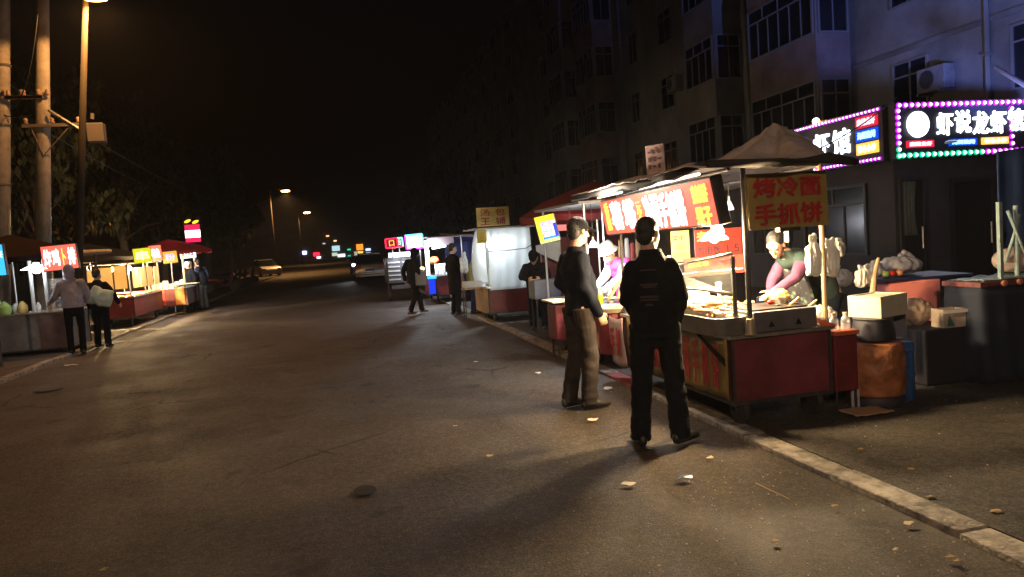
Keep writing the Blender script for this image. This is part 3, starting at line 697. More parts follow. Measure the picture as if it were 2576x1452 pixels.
    # --- shoes
    if shoe:
        for i, an in enumerate((j['al'], j['ar'])):
            b = MB(); ty = toe[i]; d = V(-math.sin(ty), math.cos(ty), 0)
            z0 = an.z-.09*s
            b.tube([V(an.x, an.y, z0+.05*s)-d*.05*s, V(an.x, an.y, z0+.05*s)+d*.03*s, V(an.x, an.y, z0+.038*s)+d*.12*s, V(an.x, an.y, z0+.03*s)+d*.185*s],
                   [(.036*s, .05*s), (.044*s, .05*s), (.046*s, .036*s), (.034*s, .026*s)], 12, ref=(d.y, -d.x, 0), round_end=True)
            b.tube([V(an.x, an.y, z0+.04*s), V(an.x, an.y, z0+.12*s)], [.045*s, .045*s], 12)
            o = remesh(b, max(vox*.8, .007), 0, smooth_it=1)
            for v in o.bm.verts: v.co.z = max(v.co.z, z0)
            o.build('shoe', shoe, t, smooth=True)
    if hair:
        b = MB(); b.ell(hp(0, -.026, .044), (.081*s, .094*s, .088*s), rot=Rh, seg=20, rings=12); b.ell(hp(0, -.05, -.01), (.07*s, .06*s, .07*s), rot=Rh, seg=16, rings=10)
        if hair == 'long': b.ell(hp(0, -.09, -.02), (.06*s, .05*s, .06*s), rot=Rh); b.ell(hp(0, -.12, .0), (.035*s, .04*s, .035*s), rot=Rh)
        remesh(b, .008, .003, 60, 1).build('hair', hair_m, t, smooth=True)
    if hat == 'cap':
        b = MB(); b.ell(hp(0, -.012, .05), (.088*s, .105*s, .085*s), rot=Rh, seg=24, rings=14)
        b.tube([hp(0, .05, .04), hp(0, .12, .032), hp(0, .165, .022)], [(.078*s, .012), (.07*s, .009), (.04*s, .006)], 14, ref=Rh @ V(1, 0, 0), round_end=True)
        o = remesh(b, .007, 0, smooth_it=1)
        o.build('cap', hatm, t, smooth=True)
    if hat == 'bucket':
        b = MB(); b.lathe((0, 0, 0), [(.135*s, -.005), (.14*s, 0), (.095*s, .045), (.088*s, .10), (.07*s, .125), (.01, .13)], 24)
        b.bm.transform(Matrix.Translation(hp(0, -.005, .035)) @ Rh.to_4x4()); b.build('bucket_hat', hatm, t, smooth='auto')
    if hat == 'hood':
        b = MB(); b.ell(hp(0, -.02, .02), (.098*s, .115*s, .115*s), rot=Rh, seg=22, rings=14); b.ell(hp(0, -.05, -.07), (.09*s, .09*s, .08*s), rot=Rh)
        remesh(b, .01, .005, 12, 2).build('hood', hatm or top, t, smooth=True)
    if mask:
        b = MB(); b.ell(hp(0, .052, -.045), (.052*s, .052*s, .045*s), rot=Rh, seg=14, rings=10); b.build('face_mask', mask, t, smooth=True)
    return t, j
blk = mat('cloth_black', (.006, .0065, .009), .85, spec=.15, noise_s=6, bump=.25, bscale=200); navy = mat('cloth_navy', (.008, .011, .02), .85, spec=.15, noise_s=5, bump=.25, bscale=180)
char = mat('cloth_charcoal', (.009, .01, .013), .9, spec=.15, noise_s=6, bump=.2, bscale=200); tan = mat('cloth_tan', (.042, .034, .031), .9, spec=.15, noise_s=6, bump=.3, bscale=150)
brown = mat('cloth_brown', (.07, .045, .035), .85, spec=.15, noise_s=7, bump=.3, bscale=140); shoe_b = mat('shoe_black', (.02, .018, .016), .45); shoe_t = mat('shoe_tan', (.2, .14, .09), .6)
purp = mat('hoodie_mauve', (.33, .29, .35), .9, noise_s=5, bump=.25, bscale=150); olive = mat('cloth_olive', (.13, .12, .03), .9, noise_s=5, bump=.2, bscale=150)
green_d = mat('vest_green', (.006, .022, .02), .85, noise_s=5, bump=.2, bscale=160); pinkp = mat('sleeve_pink', (.12, .035, .085), .8, noise_s=6); pinkh = mat('shirt_pink', (.6, .06, .3), .8, noise_s=6)
white_c = mat('cloth_white', (.6, .62, .64), .85, noise_s=6, noise_a=.1, bump=.2, bscale=120); maskb = mat('mask_blue', (.25, .55, .65), .8); maskw = mat('mask_white', (.65, .65, .62), .8)
blue_c = mat('cloth_blue', (.03, .06, .22), .85, noise_s=5); apr = mat('apron_floral', (.08, .07, .075), .8)
def floral(m_):
    nt = m_.node_tree; N = nt.nodes; L = nt.links; b = N['Principled BSDF']
    v = N.new('ShaderNodeTexVoronoi'); v.inputs['Scale'].default_value = 14; tc = N.new('ShaderNodeTexCoord'); L.new(tc.outputs['Object'], v.inputs[0])
    r = N.new('ShaderNodeValToRGB'); L.new(v.outputs['Distance'], r.inputs[0]); e = r.color_ramp.elements
    e[0].position = .22; e[0].color = (.1, .16, .12, 1); e[1].position = .4; e[1].color = (.02, .018, .024, 1); L.new(r.outputs[0], b.inputs['Base Color'])
floral(apr)
# man in dark clothes, seen from behind, looking at the stall
# measured from the photo: 0.46 m across the elbows
m1, j1 = person('man in black jacket and trousers standing with his back to us at the pancake stall', (2.29, 5.16, 0), R(-20),
    J=dict(el=(-.19, .0, 1.12), wl=(-.11, .17, .97), er=(.205, -.03, 1.12), wr=(.17, .12, .92), kl=(-.115, .03, .49), kr=(.13, .02, .49), al=(-.15, -.02, .09), ar=(.15, -.01, .09), sl=(-.15, -.01, 1.385), sr=(.15, -.01, 1.385)),
    H=1.70, top=blk, bottom=char, shoe=shoe_b, yaw=R(-38), bulk=.9, hem=.83, toe=(R(15), R(-45)), vox=.009, legw=1.12, wr=.012)
for (z, rx, ry, zz) in ((.845, .167, .127, .035),):
    b = MB(); b.tube([(0, 0, z-zz/2), (0, 0, z+zz/2)], [(rx*1.06, ry*1.06), (rx*1.08, ry*1.08)], 28, ref=(1, 0, 0)); b.build('hem_band', char, m1, smooth='auto')
b = MB()
for k in range(15):
    a = R(200+140*k/14) if False else R(-20-140*k/14); b.tube([(.085*math.cos(a), -.012+.088*math.sin(a), 1.44), (.075*math.cos(a), -.008+.078*math.sin(a), 1.485)], [.014, .011], 6)
remesh(b, .007, 0, smooth_it=2).build('collar', blk, m1, smooth=True)
for r_, (z, w_3) in enumerate(((1.33, .12), (1.22, .13), (1.205, .1), (1.13, .14), (1.11, .13), (1.07, .07))):
    b = MB(); b.bb(-w_3/2-.03, w_3/2-.03, -.136, -.13, z, z+.01)
    for k in range(int(w_3/.018)):
        x = -w_3/2+k*.018+.004-.03; hh = .016 if r_ in (1, 3, 5) else .009
        b.bb(x, x+.011, -.151, -.12, z, z+hh)
    b.build('back_print', mat('print_rust', (.05, .028, .024), .8), m1)
# older man with a cap, side on
m2, j2 = person('older man in a dark cap, dark jacket and brown trousers standing by the stall', (2.17, 6.6, 0), R(-78),
    J=dict(pel=(0, .02, .93), waist=(0, .05, 1.07), chest=(0, .0, 1.27), neck=(0, .01, 1.45), head=(0, .055, 1.60), el=(-.19, -.06, 1.14), wl=(-.17, .1, .98), er=(.19, -.04, 1.13), wr=(.19, .1, .87), sl=(-.15, -.01, 1.40), sr=(.15, -.01, 1.40),
           kl=(-.08, .0, .49), kr=(.1, .04, .49), al=(-.1, -.1, .09), ar=(.1, .0, .09)),
    H=1.76, top=navy, bottom=tan, shoe=shoe_b, hat='cap', hatm=blk, yaw=R(8), pitch=R(-8), bulk=.92, hem=.84, vox=.009, legw=1.08, wr=.009, toe=(R(10), R(-5)))
# stall vendor bending over the griddle
hv = P(1948, 618, Y=6.15); f_ = V(-.985, -.17, 0)
v1, jv = person('woman vendor in a dark green vest with pink sleeves bending over the griddle', (hv.x-f_.x*.5, hv.y-f_.y*.5, 0), R(100),
    J=dict(pel=(0, -.12, .94), waist=(0, -.03, 1.07), chest=(0, .18, 1.24), neck=(0, .36, 1.34), head=(0, .49, 1.42), sl=(-.15, .30, 1.3), sr=(.15, .28, 1.3), hl=(-.09, -.12, .9), hr=(.09, -.12, .9),
           el=(-.19, .44, 1.12), wl=(-.13, .66, .99), er=(.18, .38, 1.08), wr=(.08, .52, .97)),
    H=1.68, top=green_d, sleeve=pinkp, bottom=navy, shoe=shoe_b, hair='long', pitch=R(-38), yaw=R(30), bulk=.88, hem=.84, vox=.011, apron=apr, curl=.9)
# second vendor
hv = P(1530, 642, Y=8.9); f_ = V(-.95, -.3, 0)
v2, _ = person('vendor in a white bucket hat and blue mask with pink shirt and white oversleeves', (hv.x-f_.x*.3, hv.y-f_.y*.3, 0), R(107),
    J=dict(waist=(0, .02, 1.05), chest=(0, .1, 1.24), neck=(0, .2, 1.35), head=(0, .29, 1.43), sl=(-.16, .14, 1.32), sr=(.16, .14, 1.32), el=(-.2, .28, 1.1), wl=(-.08, .48, .96), er=(.2, .25, 1.1), wr=(.08, .5, .98)),
    H=1.62, top=pinkh, sleeve=white_c, bottom=navy, shoe=shoe_b, hat='bucket', hatm=white_c, mask=maskb, pitch=R(-25), bulk=1.02, vox=.013)
hv = P(1350, 652, Y=12.4)
person('crouched cook in a black cap busy behind the grey counter under the red canopy', (hv.x+.05, hv.y+.3, 0), R(160),
    J=dict(chest=(0, .14, 1.12), waist=(0, .03, .98), neck=(0, .24, 1.24), head=(0, .32, 1.33), sl=(-.17, .18, 1.2), sr=(.17, .18, 1.2), el=(-.24, .3, 1.0), wl=(-.12, .48, .96), er=(.24, .3, 1.0), wr=(.1, .5, .96)),
    H=1.66, top=blk, bottom=blk, shoe=shoe_b, hat='cap', hatm=blk, vox=.014, face=False, pitch=R(-30))
pb = P(1150, 792, Z=.0); person('person in a long black coat standing left of the plastic curtained stall', (pb.x, 16.9, .0), R(-70), H=1.63, top=blk, bottom=blk, shoe=shoe_b, hem=.5, vox=.015, face=False, pitch=R(-12),
    J=dict(er=(.22, .08, 1.13), wr=(.15, .26, 1.05)), skinm=skin_m)
person('person in an olive coat bending toward the left side of the curtained stall', (3.0, 16.6, .02), R(-115), H=1.56, top=olive, bottom=navy, shoe=shoe_b, hem=.7, vox=.015, face=False, pitch=R(-20),
    J=dict(chest=(0, .1, 1.22), neck=(0, .18, 1.38), head=(0, .25, 1.5), sl=(-.17, .1, 1.33), sr=(.17, .1, 1.33), el=(-.2, .25, 1.1), wl=(-.1, .42, .98), er=(.2, .25, 1.1), wr=(.1, .42, .98)), bulk=1.1)
wk = P(1046, 790, Z=0); person('pedestrian in navy walking with a grey shoulder bag by the neon stall', (wk.x, wk.y-.1, 0), R(-55), H=1.6, top=navy, bottom=blk, shoe=shoe_t, vox=.015, face=False, hat='hood', hatm=navy,
    J=dict(chest=(0, .05, 1.27), neck=(0, .08, 1.44), head=(0, .12, 1.58), kl=(-.09, .2, .5), al=(-.1, .3, .1), kr=(.09, -.05, .48), ar=(.1, -.28, .12), el=(-.24, -.12, 1.13), wl=(-.24, -.08, .9)))
bagp = MB(); bagp.box((wk.x+.16, wk.y-.28, .86), (.26, .12, .34), bev=.04); solo('shoulder_bag', bagp, mat('bag_grey', (.18, .17, .16), .8), 'grey bag hanging at the hip of the walking pedestrian', 'bag')
hp_ = P(200, 890, Z=0)
person('person in a mauve hooded sweatshirt and black trousers leaning on the grey cart', (hp_.x, 15.95, .0), R(12), H=1.74, top=purp, bottom=blk, shoe=shoe_b, hat='hood', hatm=purp, vox=.013, hem=.9, legw=.85, face=False,
    J=dict(el=(-.28, .12, 1.14), wl=(-.42, .34, 1.0), er=(.25, .06, 1.14), wr=(.2, .22, .98), al=(-.1, -.03, .09), ar=(.09, 0, .09), chest=(0, .05, 1.27), neck=(0, .08, 1.45), head=(-.02, .12, 1.59)))
person('companion in black standing beyond the hooded person at the left kerb', (-4.84, 16.9, .0), R(-15), H=1.62, top=blk, bottom=blk, shoe=shoe_b, vox=.015, face=False, mask=maskb, J=dict(er=(.3, .05, 1.15), wr=(.34, .15, .95)))
person('vendor in a pale top at the far left behind the grey cart', (-6.78, 16.55, 0), R(170), H=1.62, top=mat('cloth_mint', (.4, .5, .42), .8), bottom=navy, shoe=shoe_b, vox=.015, face=False, hat='cap', hatm=white_c)
pp = P(515, 777, Z=0)
person('customer in a navy jacket and washed jeans at the far left stall', (pp.x, pp.y, 0), R(60), H=1.72, top=navy, sleeve=blue_c, bottom=mat('jeans_blue', (.06, .09, .15), .9, noise_s=4), shoe=shoe_b, vox=.016, face=False, J=dict(el=(-.22, .15, 1.15), wl=(-.12, .36, 1.1), chest=(0, .06, 1.27), neck=(0, .1, 1.45), head=(0, .15, 1.59)))
person('customer in a white hooded top beside the person in jeans at the far left stall', (pp.x-.42, pp.y+.3, 0), R(20), H=1.66, top=mat('cloth_grey', (.12, .12, .13), .9), bottom=blk, shoe=shoe_b, vox=.016, face=False, hat='hood', hatm=white_c)
person('seller in a white cap inside the far left stall', (-4.95, 27.2, 0), R(150), H=1.66, top=blk, bottom=blk, shoe=shoe_b, vox=.016, face=False, hat='cap', hatm=white_c, mask=maskw)
hq = P(255, 700, Y=21.0); person('seller dressed in black behind the hanging food at the left red stall', (-6.3, 22.4, 0), R(180), H=1.6, top=blk, bottom=blk, shoe=shoe_b, vox=.016, face=False, mask=maskb)
# ================================================================== STALLS
red_p = mat('cart_red_paint', (.14, .022, .034), .5, noise_s=2.2, noise_a=.4, bump=.35, bscale=5, rough_var=.15); red_q = mat('cart_red_paint_far', (.14, .014, .018), .5, noise_s=4, noise_a=.3)
grey_p = mat('cart_grey_sheet', (.2, .2, .2), .45, .5, noise_s=2, noise_a=.35, rough_var=.15); trim = mat('dark_angle_iron', (.05, .045, .045), .5, .4, noise_s=14)
vin_y = mat('vinyl_yellow', (.27, .2, .055), .45, noise_s=3, noise_a=.18); vin_w = mat('vinyl_pink_white', (.5, .36, .33), .5, noise_s=3, noise_a=.2); ink_r = mat('ink_red', (.36, .02, .02), .5, noise_s=10, noise_a=.25)
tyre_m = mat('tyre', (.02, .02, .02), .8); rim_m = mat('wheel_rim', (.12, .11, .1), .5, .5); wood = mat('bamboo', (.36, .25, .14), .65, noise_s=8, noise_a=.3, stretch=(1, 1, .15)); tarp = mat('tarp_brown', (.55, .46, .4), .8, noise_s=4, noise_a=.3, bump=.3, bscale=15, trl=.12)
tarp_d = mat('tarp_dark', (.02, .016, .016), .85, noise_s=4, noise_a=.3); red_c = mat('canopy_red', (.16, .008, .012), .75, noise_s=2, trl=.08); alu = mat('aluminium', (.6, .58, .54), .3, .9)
film = mat('plastic_film', (.75, .8, .82), .25, noise_s=5, noise_a=.08, bump=.5, bscale=9, trl=.45, alpha=.78); glass_c = mat('clear_acrylic', (.8, .85, .85), .04, alpha=.16, spec=.6)
bag_m = mat('bag_film', (.62, .62, .6), .35, noise_s=8, noise_a=.1, bump=.4, bscale=25, trl=.35); foam = mat('styrofoam', (.42, .4, .3), .8, noise_s=20, noise_a=.06)
def cyl_wheel(t, c, r=.13, w=.05, ax='X'):
    b = MB(); rot = Matrix.Rotation(R(90), 3, 'Y') if ax == 'X' else Matrix.Rotation(R(90), 3, 'X')
    b.lathe(c, [(r*.72, -w/2), (r*.95, -w/2), (r, -w*.25), (r, w*.25), (r*.95, w/2), (r*.72, w/2)], 20, axis=rot); ty = b.build('wheel', tyre_m, t, smooth='auto', world=True)
    b = MB(); b.lathe(c, [(r*.7, -w*.35), (r*.7, w*.35)], 16, axis=rot); b.lathe(c, [(r*.2, -w*.6), (r*.2, w*.6)], 10, axis=rot); b.build('rim', rim_m, ty, world=True)
def cart(name, label, x0, x1, y0, y1, z0, z1, m_, wheels, wr=.14, cat='food cart', group=None, top=steel, over=.04, zg=.02):
    t = thing(name, label, cat, ((x0+x1)/2, (y0+y1)/2, 0), group=group)
    b = MB(); b.bb(x0, x1, y0, y1, z0, z1-.03, bev=.008); b.build('cabinet', m_, t, world=True)
    b = MB(); e = .012; 
    for (xx, yy) in ((x0, y0), (x1, y0), (x0, y1), (x1, y1)): b.bb(xx-e, xx+e, yy-e, yy+e, z0-.02, z1-.035)
    b.bb(x0-.01, x1+.01, y0-e+.002, y0-.002, z0-.018, z0+.015); b.bb(x0-e+.002, x0-.002, y0-.01, y1+.01, z0-.018, z0+.014); b.bb(x0-.01, x1+.01, y1+.002, y1+e-.002, z0-.018, z0+.013)
    b.build('frame', trim, t, world=True)
    b = MB(); b.bb(x0-over, x1+over, y0-over, y1+over, z1-.03, z1, bev=.006); b.build('counter', top, t, world=True)
    for (xx, yy) in wheels:
        b = MB(); b.bb(xx-.02, xx+.02, yy-.025, yy+.025, zg+wr, z0); b.bb(xx-.05, xx+.05, yy-.05, yy+.05, z0-.03, z0-.004); b.build('leg', trim, t, world=True)
        cyl_wheel(t, (xx, yy, zg+wr), wr)
    return t
def posts(t, pts, z0, z1, r=.018, m_=trim, names='post'):
    for (x, y, *q) in pts:
        b = MB(); b.cyl((x, y, q[0] if q else z0), (x, y, q[1] if len(q) > 1 else z1), r, seg=8); b.build(names, m_, t, world=True)
def lightbox(t, o, right, upv, w, h, d, face, case, name='light_box', bev=.01):
    b = MB(); n = Vector(right).normalized().cross(Vector(upv).normalized())
    panel(b, Vector(o)-n*.012, right, upv, w, h, d, bev=bev); bx = b.build(name, case, t, world=True)
    b = MB(); panel(b, o, right, upv, w-.03, h-.03, .01); b.build('lit_face', face, bx, world=True)
    return bx
def pendant(loc, label, r=.12, rgb=(1, .72, .4), power=60, top=2.0, shade_m=None, warm=True, light=True, down=.05, blub=9):
    loc = Vector(loc); t = thing('pendant_lamp', label, 'lamp', tuple(loc))
    sm = shade_m or mat('enamel_shade', (.75, .72, .66), .3, trl=.35)
    b = MB(); b.lathe((0, 0, 0), [(r, 0), (r*.96, .012), (r*.45, .075), (r*.22, .09), (r*.2, .13), (r*.02, .135)], 24); b.build('lamp_shade', sm, t, smooth='auto')
    b = MB(); b.ell((0, 0, .018), (r*.36, r*.36, r*.36)); b.build('bulb', glow('bulb_%d_%d' % (int(rgb[2]*10), blub), rgb, blub), t, smooth=True)
    b = MB(); b.cyl((0, 0, .13), (0, 0, top-loc.z), .005, seg=5); b.build('cord', wm, t)
    if light: lamp('bulb_light', loc+Vector((0, 0, -.008)), rgb, power, t, .07)
    return t
DOWN = Vector((0, 0, -1))
# ---------------- main cart (cold noodle / pancake stall)
mc = cart('food_cart', 'dark red pancake cart with yellow banner and big lit red sign, nearest on the right', 2.95, 3.82, 5.2, 7.4, .22, .76, red_p, [(3.06, 5.32), (3.72, 5.32), (3.06, 7.2), (3.72, 7.2)], .13)
Xb = 2.915
def banner(x, y0, y1, z0, z1, wob=.02, bulge=.0, seed=1):
    b = MB()
    def fn(u, v):
        y = y1+(y0-y1)*u; zb = z0+wob*noise.noise(Vector((y*5, seed, 0)))*2
        return Vector((x-bulge*math.sin(v*3.1)-.012*noise.noise(Vector((y*4, v*3, seed)))-.006, y, z1+(zb-z1)*v))
    b.sheet(fn, 30, 8, .004); return b
bn = banner(Xb, 5.2, 7.25, .25, .735).build('banner', vin_y, mc, smooth=True, world=True)
for k, ch in enumerate('煎饼果子烤冷面手抓饼'):
    text(ch, .115, .38, (Xb-.026, 7.0-.05*(k < 4)*(4-k)-.17*k-.1, .5), (0, -1, 0), (0, 0, 1), ink_r, bn, ext=.003, bold=.03)
b = MB(); b.slab([(Xb-.034, 5.58, .735), (Xb-.034, 5.66, .735), (Xb-.034, 5.2, .52), (Xb-.034, 5.2, .585)], (.004, 0, 0)); b.build('strap', blk, mc, world=True)
b = MB(); b.sheet(lambda u, v: Vector((2.86-.02*math.sin(v*3+1), 7.62-.42*u, .74-.52*v-.03*math.sin(u*3))), 14, 10, .004); hb = b.build('banner', vin_w, mc, smooth=True, world=True)
for k in range(2): text('手抓'[k], .13, .3, (2.832, 7.5-.18*k, .47), (0, -1, 0), (0, 0, 1), ink_r, hb, ext=.002, bold=.03)
posts(mc, [(3.10, 5.17)], .76, 2.08, .02)
posts(mc, [(3.84, 5.26, .5, 2.06)], 0, 0, .02, wood)
posts(mc, [(2.98, 7.45), (3.84, 7.45)], .76, 2.05, .017)
b = MB(); b.cyl((3.075, 5.13, .765), (3.075, 5.13, .885), .034, r2=.03, seg=14); b.lathe((3.075, 5.13, .765), [(.04, 0), (.04, .012), (.03, .014)], 14); b.build('post_sleeve', mat('brass_sleeve', (.7, .6, .4), .3, .6), mc, smooth='auto', world=True)
b = MB()
b.cyl((3.10, 5.17, 2.06), (3.84, 5.26, 2.06), .014); b.cyl((2.98, 5.17, 2.05), (2.98, 7.5, 2.03), .014); b.cyl((3.84, 5.26, 2.05), (3.84, 7.45, 2.03), .014); b.cyl((2.98, 7.45, 2.03), (3.84, 7.45, 2.03), .014)
b.build('roof_rail', trim, mc, world=True)
# end board
b = MB(); panel(b, (3.455, 5.125, 1.785), (1, 0, -.0), (0, .03, 1), .7, .43, .012); eb = b.build('sign_board', vin_y, mc, world=True)
text('烤冷面', .6, .16, (3.45, 5.119, 1.89), (1, 0, 0), (0, .03, 1), ink_r, eb, ext=.002, bold=.035); text('手抓饼', .6, .17, (3.45, 5.115, 1.68), (1, 0, 0), (0, .03, 1), ink_r, eb, ext=.002, bold=.035)
b = MB(); b.bb(3.32, 3.5, 5.05, 5.11, 1.545, 1.575); b.bb(3.4, 3.44, 5.06, 5.12, 1.46, 1.55); b.build('clamp', trim, mc, world=True)
# roof tarpaulin: eaves + a peak, folds
def roof(u, v):
    y = 4.98+2.75*v; q_ = min(1, max(0, (y-5)/1.2)); xm = 3.88+.5*q_*q_*(3-2*q_); x = 2.55+(xm-2.55)*u
    ed = min(u, 1-u, v, 1-v)
    dx, dy = x-3.95, y-6.0; ang = math.atan2(dy, dx); d = math.hypot(dx, dy*.8)
    z = 2.10+.40*math.exp(-(d/.40)**1.35)+.05*math.exp(-(d/1.2)**2)*math.sin(ang*7+1)*.6
    z -= .05*(1-min(1, ed/.12)) + .03*(u-.5)
    z += .022*noise.noise(Vector((x*5, y*5, 0)))+.03*math.sin(ang*9+2*noise.noise(Vector((x, y, 5))))*math.exp(-abs(d-.38)*3)
    return Vector((x, y, z))
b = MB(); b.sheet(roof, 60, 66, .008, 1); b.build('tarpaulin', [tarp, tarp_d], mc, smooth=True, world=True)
b = MB(); pts = [(2.56, 7.75, 2.03)]+[(2.6+.03*math.sin(k*2), 7.7-.27*k, 2.03+.012*math.sin(k*1.7)) for k in range(1, 10)]+[(2.7, 5.0, 2.09)]
b.tube(pts, [.03+.012*math.sin(k*2.3) for k in range(11)], 8); b.tube([(2.7, 4.98, 2.08), (3.3, 4.95, 2.06), (3.7, 4.96, 2.08), (4.0, 5.02, 2.04)], [.03, .035, .045, .03], 8)
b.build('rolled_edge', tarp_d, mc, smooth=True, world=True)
# light box facing the street, leaning outward at the top
lo = Vector((2.845, 6.38, 1.80)); rr_ = Vector((0, -1, .01)); uu_ = Vector((-.18, 0, 1))
red_f = glow('lightbox_red', (1, .16, .1), 1.35); cream = glow('lightbox_white', (1, .93, .97), 2.6); yel = glow('lightbox_yellow', (1, .78, .12), 1.5); bl_dim = glow('lightbox_lilac', (.75, .55, .8), 1.0)
lx = lightbox(mc, lo, rr_, uu_, 2.42, .385, .1, red_f, trim)
def lt(s, y, dz, w, h, m_, bold=.04, e=.006): 
    n = Vector(rr_).normalized().cross(Vector(uu_).normalized()); c = lo+Vector(uu_)*dz+n*.008; c.y = y
    return text(s, w, h, c, rr_, uu_, m_, lx, ext=e, bold=bold)
lt('香\n脆', 7.42, 0, .11, .30, yel, .03)
for k, ch in enumerate('薯塔'):
    lt(ch, 7.17-.34*k, 0, .29, .3, cream, .05); 
ink_b = mat('ink_dark_blue', (.03, .03, .16), .5)
for k in range(20):
    c = lo+Vector(uu_)*((-.1, -.03, .05, .1)[k % 4])+Vector((-.017, 0, 0)); c.y = 7.28-.034*k-(.05 if k > 9 else 0)
    b = MB(); panel(b, c, rr_, uu_, .018, .022, .003)
    if k % 3 != 2: b.build('ink_mark', ink_b, lx, world=True)
    else: b.bm.free()
lt('元\n个', 6.58, -.02, .1, .26, yel, .03)
for k, ch in enumerate('冷面手抓饼'): lt(ch, 6.385-.165*k, -.005, .152, .31, cream, .04)
lt('煎饼', 5.36, .085, .25, .15, yel, .05); lt('果子', 5.36, -.09, .25, .15, yel, .05)
b = MB(); b.cyl((2.80, 7.58, 2.015), (2.80, 6.9, 2.02), .011, seg=8); b.cyl((2.80, 6.45, 2.02), (2.80, 5.3, 2.035), .013, seg=8); b.build('tube_lamp', glow('tube_cool', (1, .86, .72), 3.0), mc, smooth=True, world=True)
lamp('tube_light', (2.44, 6.75, 1.98), (1, .8, .58), 42, mc, .06)
# upright placard on the roof
pc_ = P(1648, 410, X=2.85); t = thing('placard', 'faded pinkish menu placard standing on the tarpaulin roof above the lit red sign', 'sign', tuple(pc_-Vector((0, 0, .2))))
b = MB(); panel(b, pc_, (.35, -.9, -.02), (.02, .1, 1), .22, .33, .012, bev=.003); pb_ = b.build('board', mat('placard_pink', (.6, .42, .37), .8, noise_s=9), t, world=True)
n_ = Vector((.35, -.9, -.02)).normalized().cross(Vector((.02, .1, 1)).normalized())
for r_ in range(4):
    for c_ in range(3):
        b = MB(); panel(b, pc_+n_*.004+Vector((.35, -.9, 0)).normalized()*(-.065+.06*c_)+Vector((0, 0, .1-.065*r_)), (.35, -.9, -.02), (.02, .1, 1), .03, .04 if (r_+c_) % 3 else .02, .003); b.build('print_mark', mat('ink_faded', (.13, .08, .09), .8), pb_, world=True)
b = MB(); b.cyl(pc_-Vector((0, 0, .25)), pc_-Vector((0, 0, .15)), .012, seg=6); b.box(pc_-Vector((0, 0, .19)), (.05, .12, .03)); b.build('stand', trim, t, world=True)
# steel food tray (rounded), griddle box
def rounded_tray(name, label, x0, x1, y0, y1, z0, z1, r, m_, cat, w=.01):
    t = thing(name, label, cat, ((x0+x1)/2, (y0+y1)/2, z0))
    def loop(o, z):
        out = []
        for (cx, cy, a0) in ((x1-r, y1-r, 0), (x0+r, y1-r, 90), (x0+r, y0+r, 180), (x1-r, y0+r, 270)):
            for k in range(7):
                a = R(a0+15*k); out.append(Vector((cx+(r-o)*math.cos(a), cy+(r-o)*math.sin(a), z)))
        return out
    L_ = [loop(0, z0), loop(-.008, z1-.006), loop(-.012, z1), loop(w, z1), loop(w, z0+.03)]
    b = MB(); vv = [v for l in L_ for v in l]; n = 28; ff = []
    for i in range(4):
        for k in range(n): ff.append((i*n+k, i*n+(k+1) % n, (i+1)*n+(k+1) % n, (i+1)*n+k))
    ff += [tuple(range(n))[::-1], tuple(4*n+k for k in range(n))]
    b._fin(vv, ff); b.build('tray_body', m_, t, smooth='auto', world=True); return t
rounded_tray('food_tray', 'long rounded stainless tray full of fried snacks on the pancake cart', 2.80, 3.09, 5.16, 6.6, .765, .905, .09, mat('stainless_warm', (.15, .145, .13), .45, .4, noise_s=6, rough_var=.1), 'tray')
gb = thing('griddle_box', 'pale metal griddle box with two triangular vent holes at the near end', 'griddle', (3.4, 5.4, .765))
b = MB(); b.bb(3.14, 3.7, 5.175, 5.72, .765, .925, bev=.006); b.build('casing', mat('griddle_enamel', (.12, .115, .12), .5, .2, noise_s=6), gb, world=True)
for xx in (3.29, 3.53):
    b = MB(); b.slab([(xx-.03, 5.1715, .8), (xx+.03, 5.1715, .8), (xx, 5.1715, .85)], (0, .002, 0)); b.build('vent_hole', blk, gb, world=True)
b = MB(); b.bb(3.17, 3.66, 5.24, 5.69, .927, .937); b.build('griddle_plate', mat('iron_plate', (.06, .05, .045), .35, .6), gb, world=True)
b = MB(); b.lathe((3.545, 5.45, .938), [(.055, 0), (.06, .05), (.055, .052), (.05, .01)], 18); solo('metal_cup', b, steel, 'low round steel cup standing on the griddle box', 'cup', smooth='auto')
gold = mat('fried_food', (.8, .45, .12), .6, noise_s=25, noise_a=.4, bump=.5, bscale=70); cream_f = mat('dough', (.75, .6, .38), .6, noise_s=30, noise_a=.2, bump=.3); pinkf = mat('sausage_pink', (.6, .22, .15), .4, noise_s=30)
box_f = mat('bright_box', (.8, .68, .48), .7); redf = mat('chilli_red', (.45, .03, .02), .4)
def foodpiece(p, kind, rd):
    b = MB(); rot = Matrix.Rotation(rd.uniform(-.5, .5)+R(80), 3, 'Z')
    if kind == 0: b.tube([Vector(p)+rot @ Vector((u, .006*math.sin(u*60), .004*math.cos(u*80))) for u in (-.07, -.03, 0, .04, .075)], [.014, .02, .018, .021, .012], 8, round_end=True); return 'fried_dough_stick', b, gold
    if kind == 1: b.ell(p, (.045, .04, .018), rot=rot, seg=12, rings=7); return 'flat_bun', b, cream_f
    if kind == 2: b.tube([Vector(p)+rot @ Vector((u, 0, 0)) for u in (-.05, 0, .05)], .013, 8, round_end=True); return 'sausage', b, pinkf
    b.box(p, (.06, .045, .03), rot=rot, bev=.006); return 'snack_pack', b, box_f
rounded_tray('food_tray', 'square steel tray of golden fried pieces behind the long tray', 3.12, 3.62, 5.78, 6.75, .765, .9, .05, MATS['stainless_warm'], 'tray')
rd = random.Random(3)
lab = {0: 'golden fried dough stick heaped in the long tray of the pancake cart', 1: 'pale flat bun lying in the long tray of the pancake cart', 2: 'pink sausage lying in the long tray of the pancake cart', 3: 'small cream snack pack in the long tray of the pancake cart'}
